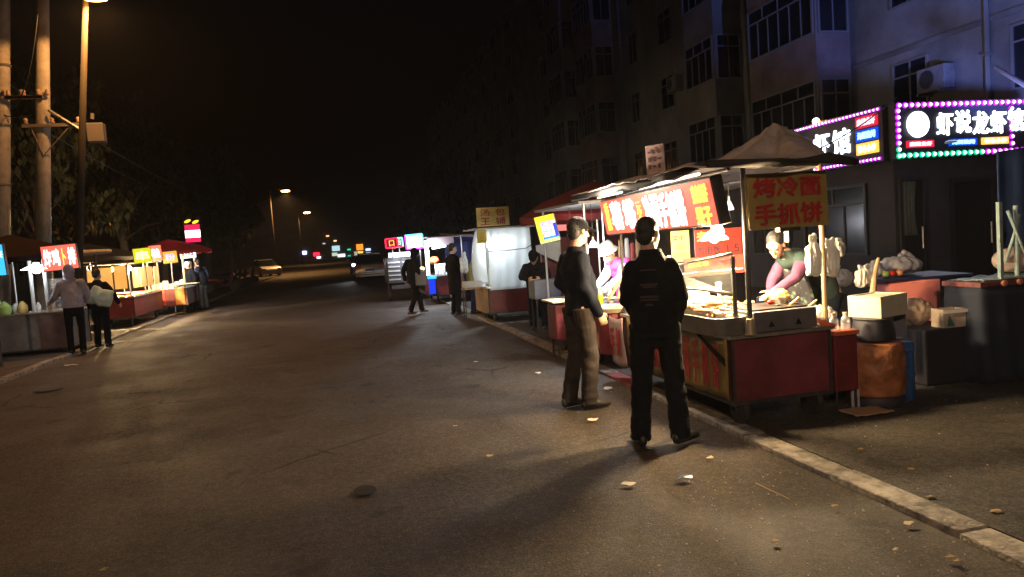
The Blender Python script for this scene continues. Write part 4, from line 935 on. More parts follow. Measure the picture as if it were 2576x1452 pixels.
for k in range(60):
    y = 5.26+1.26*rd.random(); x = rd.uniform(2.87, 3.03); z = .865+rd.uniform(0, .05)+.03*(y > 5.7)
    kd = rd.choice([0, 0, 0, 1, 2, 3]) if y > 5.45 else rd.choice([1, 2, 3, 0])
    nm, bb_, mm = foodpiece((x, y, z+.03), kd, rd); solo(nm, bb_, mm, lab[kd], 'food', 'snacks heaped in the long tray', smooth=True)
for k in range(60):
    y = 5.84+.85*rd.random(); x = rd.uniform(3.17, 3.56); nm, bb_, mm = foodpiece((x, y, .89+.06*rd.random()), rd.choice([0, 0, 1, 2, 0]), rd)
    solo(nm, bb_, mm, 'piece of cooked food heaped in the square tray behind the long tray', 'food', 'food pieces heaped in the square tray', smooth=True)
b = MB(); b.bb(2.98, 3.32, 6.2, 6.45, .93, 1.03, bev=.008); solo('food_box', b, box_f, 'cream food box brightly lit in the middle of the pancake cart', 'box')
b = MB(); b.box((3.33, 6.05, 1.08), (.05, .03, .07), bev=.008); b.bb(3.32, 3.34, 6.04, 6.06, .76, 1.05); solo('card_holder', b, box_f, 'small pale card on a stem beside the cream food box', 'card holder')
# dough bag + bread held over the griddle, spatulas, phone
b = MB(); c = P(1958, 748, Y=5.5); b.ell(c, (.10, .07, .05)); b.ell(c+Vector((-.08, 0, .0)), (.07, .04, .035)); b.ell(c+Vector((.04, .02, .025)), (.06, .05, .035)); mbk = remesh(b, .008, .008, 25, 2)
solo('pancake_roll', mbk, mat('pancake', (.75, .5, .22), .6, noise_s=14, bump=.4, bscale=40), 'folded golden pancake in a paper bag under the hands of the vendor in green', 'pancake', smooth=True)
spw = mat('spatula_wood', (.7, .33, .08), .5)
for (a_, b_, lb) in (((1985, 770), (2010, 748), 'wooden spatula handle sticking up left of the other one on the griddle'), ((2030, 776), (2055, 754), 'wooden spatula handle sticking up at the right end of the griddle')):
    t = thing('spatula', lb, 'spatula', tuple(P(*a_, Y=5.35)))
    b = MB(); b.tube([P(*a_, Y=5.35), P(*b_, Y=5.28)], (.013, .008), 8); b.build('handle', spw, t, world=True)
    b = MB(); q = P(*a_, Y=5.35); b.cyl(q, Vector((q.x-.05, q.y+.04, .945)), .006, seg=6); b.box(Vector((q.x-.07, q.y+.05, .944)), (.07, .06, .003)); b.build('blade', steel, t, world=True)
b = MB(); b.box((3.42, 5.52, .985), (.07, .03, .045), bev=.006); t_ = solo('payment_speaker', b, blk, 'small payment speaker with a blue light on the griddle box', 'speaker')
g2 = MB(); g2.box((0, -.017, .025), (.05, .004, .025)); g2.build('display', glow('display_blue', (.45, .5, 1), 3), t_)
b = MB(); b.ell((3.46, 5.44, .965), (.03, .02, .02)); solo('red_bottle_cap', b, redf, 'small red sauce cap beside the blue lit speaker', 'cap', smooth=True)
b = MB(); b.slab([(3.72, 5.15, .765), (3.84, 5.14, .765), (3.74, 5.3, .83)], (.006, 0, .004)); solo('orange_scraper', b, mat('orange_plastic', (.7, .1, .02), .5), 'orange plastic scraper on the near right corner of the pancake cart', 'scraper')
# acrylic guard
gd = thing('sneeze_guard', 'acrylic guard with bright aluminium rims above the food tray', 'food guard', (2.97, 5.7, .9))
xa = 2.97; ya, yb = 5.2, 6.35
b = MB(); b.tube([(xa-.02, yb, 1.27), (xa+.02, ya, 1.40)], .014, 6); b.tube([(xa-.12, yb, 1.12), (xa-.10, (ya+yb)/2, 1.115), (xa-.0, ya+.02, 1.09)], .013, 6)
b.tube([(xa+.1, yb, 1.2), (xa+.14, ya+.05, 1.27)], .010, 6); b.build('rim', alu, gd, smooth=True, world=True)
for yy in (ya+.01, yb): b = MB(); b.box((xa+.03, yy, 1.07), (.03, .02, .62)); b.build('upright', alu, gd, world=True)
b = MB(); b._fin([Vector((xa-.02, yb, 1.27)), Vector((xa+.02, ya, 1.40)), Vector((xa-.0, ya, 1.09)), Vector((xa-.12, yb, 1.12))], [(0, 1, 2, 3)]); r_ = bmesh.ops.extrude_face_region(b.bm, geom=b.bm.faces[:])
for v in [g for g in r_['geom'] if isinstance(g, bmesh.types.BMVert)]: v.co.x += .005
b.build('acrylic_sheet', glass_c, gd, world=True)
# menus behind
def board(name, label, px, Y, w, h, m_, yaw=0, d=.01, txt=(), cat='menu board'):
    c = P(*px, Y=Y); t = thing(name, label, cat, tuple(c-Vector((0, 0, h/2)))); r_ = Vector((math.cos(yaw), math.sin(yaw), 0)); n_ = r_.cross(Vector((0, 0, 1)))
    b = MB(); panel(b, c, r_, (0, 0, 1), w, h, d, bev=.002); bo = b.build('board', m_, t, world=True)
    for (s, dx, dz, tw, th, tm) in txt: text(s, tw, th, c+r_*dx+Vector((0, 0, dz))+n_*.004, r_, (0, 0, 1), tm, bo, ext=.002, bold=.02)
    return t
menu_r = mat('menu_red', (.4, .03, .02), .45, noise_s=6, noise_a=.1); menu_y = mat('menu_yellow', (.6, .48, .12), .5, noise_s=5); ink_k = mat('ink_black', (.03, .025, .03), .5); ink_y = mat('ink_yellow', (.75, .6, .1), .5)
board('menu_board', 'framed yellow menu card just right of the head of the man in black', (1712, 620), 7.25, .21, .33, menu_y, txt=[('菜单', -.02, .09, .13, .06, ink_k), ('三三', .0, .0, .13, .05, ink_k), ('川川', -.01, -.09, .12, .05, ink_k)])
board('menu_board', 'red menu board with yellow and black characters under the white lamp shade', (1808, 622), 7.28, .56, .40, menu_r, txt=[('夹', -.2, .13, .11, .11, ink_y), ('鸡', -.05, .14, .12, .1, ink_y), ('肉串饭', -.12, -.03, .3, .1, ink_k), ('1.5', .17, -.02, .15, .09, ink_k)])
board('menu_board', 'lower red price banner with small pale lettering behind the acrylic guard', (1800, 668), 7.2, .72, .2, mat('menu_salmon', (.6, .09, .06), .5, noise_s=8, noise_a=.12), txt=[('面三串', -.2, .03, .24, .06, ink_y), ('王羊军', .1, .03, .3, .05, ink_k)])
# hanging white plastic bags on the bamboo post
def hbag(px, Y, w, h, label, d=.09, name='plastic_bag', m_=None, group=None):
    c = P(*px, Y=Y); b = MB()
    b.tube([c+Vector((0, 0, h*.5)), c+Vector((.01, 0, h*.36)), c+Vector((0, 0, h*.22)), c+Vector((.0, 0, -.05)), c-Vector((0, 0, h*.4)), c-Vector((0, 0, h*.5))],
           [(w*.14, d*.1), (w*.2, d*.2), (w*.44, d*.4), (w*.47, d*.5), (w*.5, d*.5), (w*.36, d*.4)], 20)
    for sx in (-.5, .7):
        q = c+Vector((0, 0, h*.44)); b.tube([q, q+Vector((w*.2*sx, 0, h*.12)), q+Vector((w*.34*sx, .01, h*.16)), q+Vector((w*.4*sx, 0, h*.04)), q+Vector((w*.25*sx, 0, -h*.08))], .009, 6)
    mb_ = remesh(b, .008, .010, 22, 1, (1.6, 1, .5))
    for v in mb_.bm.verts:
        a = math.atan2(v.co.y-c.y, v.co.x-c.x); k = max(0, (v.co.z-c.z)/h+.5); q = Vector((v.co.x-c.x, v.co.y-c.y, 0)); v.co += q*(.16*math.sin(a*6+k*4+px[0])*min(1, k*1.6)+.08*math.sin(a*13+px[0]))
        v.co.z += .012*math.sin(v.co.x*60)*(k < .2)
    return solo(name, mb_, m_ or bag_m, label, 'bag', group, smooth=True)
hbag((2045, 645), 5.2, .11, .3, 'warm lit white plastic bag hanging on the left of the bamboo post')
hbag((2088, 650), 5.28, .16, .28, 'bigger white plastic bag hanging on the right of the bamboo post')
hbag((2110, 622), 5.6, .1, .13, 'small grey plastic bag hanging behind the bigger white bag', m_=mat('bag_grey_film', (.2, .2, .2), .5, trl=.2))
pendant(P(1797, 604, Y=6.05), 'white conical lamp shade glowing over the food of the pancake cart', .125, (1, .74, .42), 420, 2.06, down=.0, blub=90, shade_m=mat('glass_shade', (.85, .8, .7), .3, trl=.65))
pendant((3.0, 5.40, 1.57), 'warm bulb under the tarpaulin above the griddle of the pancake cart', .045, (1, .7, .36), 230, 2.06, down=.02)
pendant(P(1835, 528, Y=6.6), 'small cool white bulb hanging under the tarpaulin near the front post', .045, (.9, .95, 1), 10, 2.06, blub=12)
# round crepe griddle at the far end, with scrapers
cg = thing('crepe_griddle', 'round bright crepe griddle at the far end of the pancake cart', 'griddle', (2.93, 7.75, .76))
b = MB(); b.lathe((2.93, 7.72, .76), [(.2, 0), (.23, .03), (.25, .05), (.25, .062), (.01, .066)], 32); b.build('plate', mat('hot_plate', (.75, .6, .4), .35, .2, noise_s=5), cg, smooth='auto', world=True)
b = MB(); b.cyl((2.93, 7.72, .3), (2.93, 7.72, .76), .16, seg=20); b.build('burner', red_q, cg, world=True)
b = MB(); b.ell((2.86, 7.7, .828), (.06, .05, .006)); b.build('batter', gold, cg, smooth=True, world=True)
for (a_, b_, lb) in (((1530, 755), (1568, 695), 'pale wooden spreader leaning on the round crepe griddle, left one'), ((1556, 752), (1560, 722), 'short wooden spreader upright beside the round crepe griddle')):
    b = MB(); b.tube([P(*a_, Y=7.75), P(*b_, Y=7.8)], (.022, .01), 6); solo('wooden_spreader', b, mat('spreader_wood', (.72, .45, .2), .6), lb, 'spreader')
# ---------------- second cart (with vendor in the white hat)
c2 = cart('food_cart', 'second dark red food cart beyond the pancake cart, before the vendor in the white hat', 2.95, 3.85, 8.5, 10.3, .25, .76, red_q, [(3.1, 8.7), (3.7, 8.7), (3.1, 10.1), (3.7, 10.1)], .12)
posts(c2, [(2.95, 8.5), (3.85, 8.5), (2.95, 10.3), (3.85, 10.3)], .76, 2.0, .018, alu)
b = MB(); b.bb(2.85, 3.95, 8.4, 10.4, 2.0, 2.03); b.build('roof', grey_p, c2, world=True)
b = MB(); b.bb(2.74, 2.93, 9.3, 9.7, .25, .74, bev=.03); b.build('side_cabinet', red_q, c2, world=True)
b = MB(); b.bb(2.68, 2.94, 9.2, 9.75, .765, .79, bev=.01); b.build('side_shelf', mat('shelf_wood_pale', (.6, .48, .28), .6), c2, world=True)
for (xx, yy) in ((2.78, 9.36), (2.78, 9.62)): b = MB(); b.cyl((xx, yy, 0), (xx, yy, .25), .015, seg=6); b.build('leg', trim, c2, world=True)
# tilted yellow-blue lightbox
q = P(1376, 576, Y=9.45); lr = (1, -.28, .17); lu = (-.2, 0, 1)
l2 = thing('light_box', 'tilted yellow and blue lit menu box hung in front of the red canopy', 'light box', tuple(q))
lb2 = lightbox(l2, q, lr, lu, .29, .37, .1, glow('lb_white', (1, .95, 1), 1.6), trim); n_ = Vector(lr).normalized().cross(Vector(lu).normalized()); un = Vector(lu).normalized(); rn = Vector(lr).normalized()
for (dx, dz, w_2, h_2, c_2, s_2) in ((0, .14, .26, .08, (1, .85, .03), 1.3), (-.1, -.02, .06, .24, (1, .85, .05), 1.2), (0, -.155, .26, .045, (.75, 1, .25), 1.2), (.11, -.03, .04, .18, (.02, .05, .8), 1), (-.09, -.1, .06, .08, (.02, .06, .8), 1), (.03, -.118, .2, .03, (.03, .35, .8), 1)):
    b = MB(); panel(b, q+rn*dx+un*dz+n_*(.004+.001*abs(dx)*10), lr, lu, w_2, h_2, .003); b.build('colour_panel', glow('lbp_%d%d' % (dx*100, dz*100), c_2, s_2), lb2, world=True)
for k, (dx, ch) in enumerate(((-.03, '鸭'), (.06, '鱼'))): text(ch+'\n'+'肠丸'[k], .07, .2, q+rn*dx+un*.01+n_*.008, lr, lu, glow('lb_pink', (1, .25, .6), 1.1), lb2, ext=.003, bold=.01)
pendant(P(1493, 622, Y=8.75), 'dazzling white bulb over the second cart beside the face of the man in the cap', .06, (.9, .95, 1), 60, 2.0, blub=40, down=.0)
pendant(P(1440, 652, Y=9.4), 'white bulb hanging behind the man in the cap over the second cart', .05, (.9, .95, 1), 26, 2.0, blub=20, down=.0)
def bottle(px, Y, r, h, m1, m2, label, z=None):
    c = P(*px, Y=Y); c.z = z if z is not None else c.z; t = thing('bottle', label, 'bottle', tuple(c))
    b = MB(); b.lathe((0, 0, 0), [(r*.9, 0), (r, .01), (r, h*.55), (r*.95, h*.56)], 14); b.build('body', m1, t, smooth='auto')
    b = MB(); b.lathe((0, 0, h*.56), [(r*.95, 0), (r*.9, h*.15), (r*.4, h*.34), (r*.3, h*.44)], 14); b.build('neck', m2, t, smooth='auto')
bottle((1510, 752), 8.6, .04, .21, mat('mustard', (.7, .65, .05), .4), mat('bottle_white', (.6, .72, .75), .3), 'squeeze bottle with yellow sauce on the second cart', .76)
b = MB(); b.lathe(P(1543, 750, Y=8.65)*1, [(.11, 0), (.13, .01), (.08, .012)], 20); solo('plate', b, white_c, 'white plate on the second cart behind the round griddle', 'plate')
for k, (xx, yy, m_) in enumerate(((3.3, 8.7, white_c), (3.42, 8.66, redf), (3.53, 8.72, mat('soy_brown', (.06, .025, .01), .3)), (3.66, 8.68, mat('bottle_green', (.05, .2, .08), .3)))):
    bottle((1, 1), 5, .032, .19+.02*(k % 2), m_, white_c, ('white', 'red', 'dark brown', 'green')[k]+' sauce bottle in the row on the second cart', .76)
    o = [q for q in col.objects if q.name.startswith('bottle') and q.parent is None][-1]
    o.location = (xx, yy, .76)
# hanging sausage strings / strips at the back of the second cart
rd = random.Random(5)
for k, px in enumerate((1530, 1548, 1563, 1578, 1592, 1606)):
    c = P(px, 640+rd.randint(-8, 8), Y=10.0); b = MB(); w_2 = .035+.02*rd.random(); h_2 = .28+.12*rd.random()
    b.tube([c+Vector((0, 0, h_2/2)), c, c-Vector((0, 0, h_2/2))], [(w_2*.7, .02), (w_2, .03), (w_2*.8, .02)], 10, round_end=True)
    solo('hanging_packet', b, [mat('pack_white', (.6, .6, .6), .5), mat('pack_red', (.4, .06, .06), .5), mat('pack_tan', (.5, .3, .15), .5)][k % 3],
         ('white', 'dull red', 'tan')[k % 3]+' packet hanging in the row behind the second cart, %s' % ('far left', 'left of centre', 'left middle', 'right middle', 'right of centre', 'far right')[k], 'packet', smooth=True)
# ---------------- umbrellas / canopies
def umbrella(loc, zc, r, m_, label, n=8, rise=.35, drop=.1, pole_m=None, rz=0, sq=1):
    t = thing('umbrella', label, 'umbrella', loc, rz)
    z0 = zc-loc[2]; b = MB(); vv = [Vector((0, 0, z0+rise))]
    for rg, (f, dz) in enumerate(((.35, .28), (.7, .58), (1, 1), (1.0, 1.3))):
        for k in range(n*4):
            a = 2*math.pi*k/(n*4); sc = 1-.05*abs(math.sin(a*n/2)); zz = z0+rise*(1-dz if dz <= 1 else 0)-(0 if dz <= 1 else drop)-.03*f*abs(math.sin(a*n/2))
            vv.append(Vector((r*f*sc*math.cos(a)*sq, r*f*sc*math.sin(a), zz)))
    N_ = n*4; ff = [(0, 1+k, 1+(k+1) % N_) for k in range(N_)]
    for i in range(3): ff += [(1+i*N_+k, 1+i*N_+(k+1) % N_, 1+(i+1)*N_+(k+1) % N_, 1+(i+1)*N_+k) for k in range(N_)]
    b._fin(vv, ff); b.build('canopy', m_, t, smooth='auto')
    b = MB(); b.cyl((0, 0, 0), (0, 0, z0+rise), .02, seg=8); b.build('pole', pole_m or alu, t)
    for k in range(n):
        a = 2*math.pi*k/n; b = MB(); b.cyl((0, 0, z0+rise-.03), (r*.98*math.cos(a)*sq, r*.98*math.sin(a), z0-.015), .006, seg=5); b.build('rib', trim, t)
    return t
umbrella((4.35, 11.9, 0), 1.98, 1.35, red_c, 'large dark red umbrella behind the tilted yellow light box', rise=.55)
umbrella((5.9, 13.6, 0), 2.15, 1.6, red_c, 'second dark red umbrella further back above the grey counter', rise=.5)
# grey counter + white flap + red bench under the canopy
t = thing('counter', 'blue grey metal counter under the dark red umbrella', 'counter', (3.4, 12.2, 0)); b = MB(); b.bb(3.2, 3.66, 12.0, 12.4, .6, .93, bev=.01); b.build('cabinet', mat('counter_slate', (.12, .14, .19), .5, .2, noise_s=3), t, world=True)
for xx in (3.24, 3.62):
    for yy in (12.05, 12.35): b = MB(); b.cyl((xx, yy, .02), (xx, yy, .6), .015, seg=6); b.build('leg', trim, t, world=True)
b = MB(); b.sheet(lambda u, v: Vector((3.52+.45*u, 12.9+.05*math.sin(u*5), 1.50+.06*u-.42*v*(.25+.75*u))), 12, 8, .006); solo('cloth_screen', b, white_c, 'white cloth flap hanging behind the crouched cook', 'cloth', smooth=True)
b = MB(); b.bb(3.72, 5.4, 13.3, 13.36, .5, 1.62); solo('red_backdrop', b, red_q, 'dark red cloth screen behind the crouched cook under the canopy', 'screen')
b = MB(); b.bb(3.7, 4.3, 10.8, 10.86, 1.55, 1.95); 
b.bm.free()
q = P(1375, 545, Y=10.6)
board('sign_board', 'small pink lit panel beside the head of the man in the cap', (1412, 573), 10.6, .22, .09, glow('pink_panel', (1, .25, .22), .9), cat='sign')
# ---------------- third cart: plastic curtain
c3 = cart('food_cart', 'red food cart wrapped in clear plastic curtains with a yellow board on its roof', 2.92, 4.15, 14.5, 15.7, .2, .72, red_q, [(3.05, 14.65), (4.0, 14.65), (3.05, 15.5), (4.0, 15.5)], .09)
b = MB(); b.bb(2.84, 2.915, 14.55, 15.6, .2, .7); b.build('side_panel', mat('panel_ochre', (.3, .19, .08), .6, noise_s=3), c3, world=True)
posts(c3, [(2.95, 14.55), (3.75, 14.5), (4.1, 14.55), (2.95, 15.6), (4.1, 15.6)], .72, 1.9, .018, alu)
b = MB(); b.bb(2.7, 4.1, 14.35, 15.75, 1.88, 1.91); b.build('roof', grey_p, c3, world=True)
def curtain(x0, x1, y, z0, z1, seed):
    b = MB(); b.sheet(lambda u, v: Vector((x0+(x1-x0)*u+.03*math.sin(v*2.2+seed)*(.2+v), y-.03*noise.noise(Vector((u*5, v*1.2, seed)))-.05*v*math.sin(u*3)-.014*math.sin(u*26+2*v), z1+(z0-z1)*v)), 46, 22, .003); return b
curtain(2.93, 3.82, 14.42, .66, 1.88, 1).build('plastic_curtain', film, c3, smooth=True, world=True)
b = MB(); b.sheet(lambda u, v: Vector((2.93-.22*math.sin(v*1.7)*(1-.3*v)*(.3+.7*u)+.06*v, 14.5+1.1*u, 1.88-1.1*v)), 20, 20, .003); b.build('plastic_curtain', film, c3, smooth=True, world=True)
b = MB(); b.tube([(2.94, 14.36, 1.44), (3.4, 14.33, 1.435), (3.72, 14.35, 1.45), (3.88, 14.4, 1.53)], .008, 5); b.build('tie_cord', wm, c3, world=True)
tb = board('sign_board', 'yellow board with red characters standing on the roof of the curtained cart', (1240, 545), 14.6, .67, .38, mat('vinyl_bright', (.75, .58, .14), .5, noise_s=3), txt=[('汤', -.16, .085, .2, .14, ink_r), ('包', .15, .085, .2, .14, ink_r), ('王', -.16, -.09, .2, .14, ink_r), ('铺', .15, -.09, .2, .14, ink_r)], cat='sign')
tb['label'] = 'yellow board with red characters standing on the roof of the curtained cart'
board('sign_board', 'small bright yellow menu card hung on the left front corner of the curtained cart', (1212, 596), 14.28, .19, .25, mat('card_bright', (.8, .7, .05), .5), txt=[('三\n三', .01, 0, .1, .16, mat('ink_orange', (.7, .3, .05), .5))], cat='sign')
pendant(P(1245, 610, Y=14.8), 'dazzling white lamp behind the plastic curtain of the third cart', .08, (.88, .95, 1), 105, 1.9, blub=30, down=.02)
b = MB(); b.bb(3.3, 3.6, 14.65, 14.95, .72, .86, bev=.01); solo('steamer_box', b, steel, 'steel steamer box behind the plastic curtain', 'steamer')
for k in range(3):
    b = MB(); b.lathe((3.15+.02*k, 15.0, .72+.12*k), [(.16, 0), (.17, .01), (.17, .1), (.15, .11)], 18); solo('steamer_basket', b, foam, ('bottom', 'middle', 'top')[k]+' bamboo steamer basket in the pile behind the plastic curtain', 'steamer basket', 'pile of steamer baskets', smooth='auto')
b = MB(); q = P(1192, 715, Y=15.1); b.box(q, (.46, .25, .13), bev=.015); b2 = solo('foam_box', b, white_c, 'white foam box held at the left side of the curtained cart', 'box')
t = thing('folding_table', 'small table under the white foam box left of the curtained cart', 'table', (q.x, 15.1, 0)); b = MB(); b.bb(q.x-.25, q.x+.25, 14.95, 15.25, q.z-.1, q.z-.07); b.build('tabletop', wood, t, world=True)
for sx in (-.22, .22):
    for yy in (14.98, 15.22): b = MB(); b.cyl((q.x+sx, yy, .04), (q.x+sx, yy, q.z-.1), .012, seg=6); b.build('leg', trim, t, world=True)
hbag((1167, 662), 16.3, .17, .42, 'long white plastic bag hanging beside the person in the long black coat')
# ---------------- fourth stall with neon boxes
c4 = cart('food_cart', 'maroon food cart with white cup stacks and glowing neon boxes far up the right side', 2.55, 3.5, 20.5, 22.4, .25, .8, red_q, [(2.7, 20.7), (3.35, 20.7), (2.7, 22.2), (3.35, 22.2)], .1)
b = MB(); b.bb(3.02, 3.42, 20.3, 20.46, .12, .9, bev=.02); b.build('side_panel', mat('panel_mauve', (.3, .2, .24), .7, noise_s=3), c4, world=True)
posts(c4, [(2.5, 20.5), (3.45, 20.5), (2.5, 22.4), (3.45, 22.4)], .8, 1.85, .02, alu)
b = MB(); b.bb(2.35, 3.75, 20.3, 22.6, 1.85, 1.88); b.bb(2.5, 3.2, 20.28, 20.3, 1.62, 1.85); b.build('roof', mat('roof_mauve', (.28, .22, .25), .7), c4, world=True)
tubew = glow('tube_white', (.85, .93, 1), 9)
b = MB(); b.cyl((2.44, 20.44, .82), (2.44, 20.44, 1.78), .035, seg=8); b.build('tube_lamp', tubew, c4, smooth=True, world=True)
b = MB(); b.cyl((2.6, 20.35, 1.56), (2.98, 20.35, 1.6), .025, seg=8); b.build('tube_lamp', tubew, c4, smooth=True, world=True)
b = MB(); b.bb(2.45, 2.62, 20.42, 20.48, .3, .72); b.build('led_panel', glow('led_blue', (.01, .04, 1), 1.3), c4, world=True)
b = MB(); b.bb(2.42, 2.66, 20.38, 20.5, .72, .79); b.build('led_panel', glow('led_cyan', (.05, .6, 1), 1.2), c4, world=True)
for k in range(7):
    b = MB(); b.lathe((2.66+.05*k, 20.42+.01*(k % 2), .81), [(.018, 0), (.026, .3-.02*(k % 3)), (.022, .31)], 10); solo('cup_stack', b, glow('cup_glow', (.9, .88, .7), .5) if False else white_c, 'tall stack of white paper cups on the neon food cart', 'cups', 'stacks of paper cups on the neon food cart', smooth='auto')
lamp('stall_light', (2.6, 20.25, 1.5), (.85, .93, 1), 95, c4, .1)
b = MB(); q = P(1090, 655, Y=20.8); b.ell(q, (.16, .12, .1)); mbk = remesh(b, .015, .02, 9, 1); solo('orange_sack', mbk, mat('sack_orange', (.65, .13, .03), .7), 'orange sack hung inside the neon food cart', 'sack', smooth=True)
b = MB(); q = P(1058, 682, Y=20.45); b.lathe(q, [(.09, 0), (.12, .05), (.1, .1), (.02, .12)], 14); solo('yellow_bowl', b, mat('bowl_yellow', (.75, .55, .15), .5), 'yellow bowl of food at the left edge of the neon food cart', 'bowl', smooth='auto')
def neon(px, Y, w, h, label, halo, face, ch, tm, halo2=None):
    c = P(*px, Y=Y); t = thing('neon_sign', label, 'neon sign', tuple(c-Vector((0, 0, h/2)))); r_ = (1, 0, .04); u_ = (-.04, 0, 1)
    b = MB(); panel(b, c, r_, u_, w, h, .08, bev=.02); b.build('case', blk, t, world=True)
    b = MB()
    rn_ = Vector(r_).normalized(); un_ = Vector(u_).normalized()
    for k, (a_, b_) in enumerate((((-1, -1), (1, -1)), ((1, -1), (1, 1)), ((1, 1), (-1, 1)), ((-1, 1), (-1, -1)))):
        b = MB(); b.cyl(c+rn_*a_[0]*w*.47+un_*a_[1]*h*.45-Vector((0, .03, 0)), c+rn_*b_[0]*w*.47+un_*b_[1]*h*.45-Vector((0, .03, 0)), .022, seg=8); b.build('border_tube', halo if k in (0, 3) or not halo2 else halo2, t, smooth=True, world=True)
    b = MB(); panel(b, c-Vector((0, .012, 0)), r_, u_, w*.84, h*.8, .01); fc = b.build('lit_face', face, t, world=True)
    text(ch, w*.4 if len(ch) < 2 else w*.7, h*.55, c-Vector((0, .02, 0)), r_, u_, tm, fc, ext=.004, bold=.01)
    b = MB(); b.cyl(c-Vector((0, -.05, h/2+.35)), c-Vector((0, -.05, h/2)), .02, seg=6); b.build('post', trim, t, world=True)
neon((1042, 608), 20.6, .5, .42, 'white neon box with magenta and cyan edges on the neon food cart', glow('neon_magenta', (.75, .05, 1), 3), glow('neon_face', (1, .95, 1), 2.2), '豆', mat('ink_grey_violet', (.3, .15, .35), .5), glow('neon_cyan', (.1, .7, 1), 3))
neon((985, 612), 22.5, .38, .3, 'red neon box with an orange square glyph up the right side', glow('neon_red', (1, .02, .08), 2.2), glow('neon_dark', (.25, .0, .02), 1), '口', glow('neon_orange', (1, .5, .05), 2.2))
neon((1004, 610), 22.8, .22, .3, 'small red and green neon box behind the red one up the right side', glow('neon_red', (1, .02, .08), 2.2), glow('neon_dark', (.25, .0, .02), 1), '目', glow('neon_mint', (.3, 1, .7), 2), glow('neon_mint', (.3, 1, .7), 2))
tr = thing('delivery_tricycle', 'parked cargo tricycle with a dark slatted box under the red neon signs', 'tricycle', (1.95, 23.5, 0))
b = MB(); b.bb(1.5, 2.35, 23.0, 24.4, .55, 1.35, bev=.03); cb = b.build('cargo_box', mat('cargo_dark', (.035, .035, .04), .45), tr, world=True)
slat = mat('chrome_slat', (.3, .31, .33), .35, .8)
for k in range(5):
    b = MB()
    b.bb(1.54, 1.9, 22.965, 22.997, .66+.13*k, .70+.13*k); b.build('slat', slat, cb, world=True)
    b = MB(); b.bb(1.97, 2.31, 22.965, 22.997, .66+.13*k, .70+.13*k); b.build('slat', slat, cb, world=True)
for xx in (1.55, 2.3): cyl_wheel(tr, (xx, 23.4, .27), .27, .08)
b = MB(); b.bb(1.6, 2.3, 22.9, 24.9, .38, .5); b.build('chassis', trim, tr, world=True)
b = MB(); b.bb(1.58, 2.3, 22.85, 22.99, 1.36, 1.5); b.build('light_strip', glow('strip_white', (.85, .88, 1), 4), tr, world=True)
lamp('strip_light', (1.9, 22.6, 1.45), (.85, .88, 1), 25, tr, .1)
# blue tarpaulin booth beyond
b = MB(); b.sheet(lambda u, v: Vector((3.1+1.5*u, 21.6+1.2*v, 1.62+.25*math.sin(u*3.1)-.15*v)), 12, 10, .008); b.sheet(lambda u, v: Vector((3.3+1.3*u, 22.8+.03*math.sin(u*20), 1.8-1.7*v)), 20, 6, .008)
solo('tarpaulin', b, mat('tarp_blue', (.02, .025, .12), .7, noise_s=3), 'dark blue tarpaulin shelter right of the neon food cart', 'tarpaulin', smooth=True)
b = MB(); b.cyl((3.0, 21.5, 1.95), (4.9, 21.3, 1.72), .03, seg=8); b.build; solo('awning_bar', b, alu, 'pale awning bar sloping from the neon food cart to the curtained cart', 'bar')
# ---------------- left stalls
L1 = cart('food_cart', 'grey sheet metal food cart at the left edge with a bright white lamp', -7.1, -5.22, 16.3, 17.4, .12, .86, grey_p, [(-6.9, 16.4), (-5.4, 16.4), (-6.9, 17.3), (-5.4, 17.3)], .05, zg=.03)
b = MB(); b.bb(-5.78, -5.24, 16.27, 16.29, .14, .8); b.build('side_panel', mat('panel_rust', (.12, .07, .065), .6, noise_s=3, noise_a=.4), L1, world=True)
posts(L1, [(-5.85, 16.33), (-5.6, 16.33), (-5.25, 16.33), (-5.25, 17.3), (-7.0, 17.3)], .86, 1.9, .035, mat('post_white', (.5, .5, .5), .5))
b = MB(); b.bb(-5.58, -5.27, 16.4, 16.9, .88, 1.5, bev=.01); b.build; gc = b.build('glass_case', glass_c, L1, world=True)
rd = random.Random(11)
for k in range(7):
    b = MB(); b.ell((-5.42+rd.uniform(-.09, .09), 16.65+rd.uniform(-.1, .1), .95+.07*k), (.1, .08, .05)); solo('bread_loaf', b, mat('bread', (.5, .32, .12), .7, noise_s=12), 'brown loaf piled in the glass case of the grey cart', 'bread', 'loaves in the glass case', smooth=True)
lbL = thing('light_box', 'red light box with white characters and a yellow stripe over the grey cart', 'light box', (-5.3, 16.2, 1.6))
c = P(150, 648, Y=16.0); bx = lightbox(lbL, c, (1, .12, .05), (-.05, 0, 1), .62, .5, .1, red_f, trim)
for k, (ch, m_2) in enumerate((('炸', cream), ('鸡', cream), ('卜', yel), ('排', cream))): text(ch, .13 if k != 2 else .06, .34, c+Vector((1, .12, .05))*(-.2+.14*k-(.01 if k == 3 else 0))+Vector((0, -.014, .01)), (1, .12, .05), (-.05, 0, 1), m_2, bx, ext=.004, bold=.04)
pendant(P(92, 678, Y=16.1), 'very bright white lamp hanging over the grey cart', .27, (.93, .97, 1), 85, 2.05, blub=40, down=.0, shade_m=glow('hot_shade', (.9, .97, 1), 6))
bs = glow('screen_blue', (.05, .5, 1), 1.4); c = P(2, 655, Y=14.6)
t = thing('light_box', 'bright blue lit sign cut off by the left edge of the photo', 'light box', tuple(c)); bx = lightbox(t, c+Vector((-.12, 0, 0)), (1, .05, .04), (-.04, 0, 1), .36, .56, .1, bs, trim); text('奶茶', .28, .13, c+Vector((-.1, -.012, .1)), (1, .05, .04), (-.04, 0, 1), cream, bx, ext=.003, bold=.02)
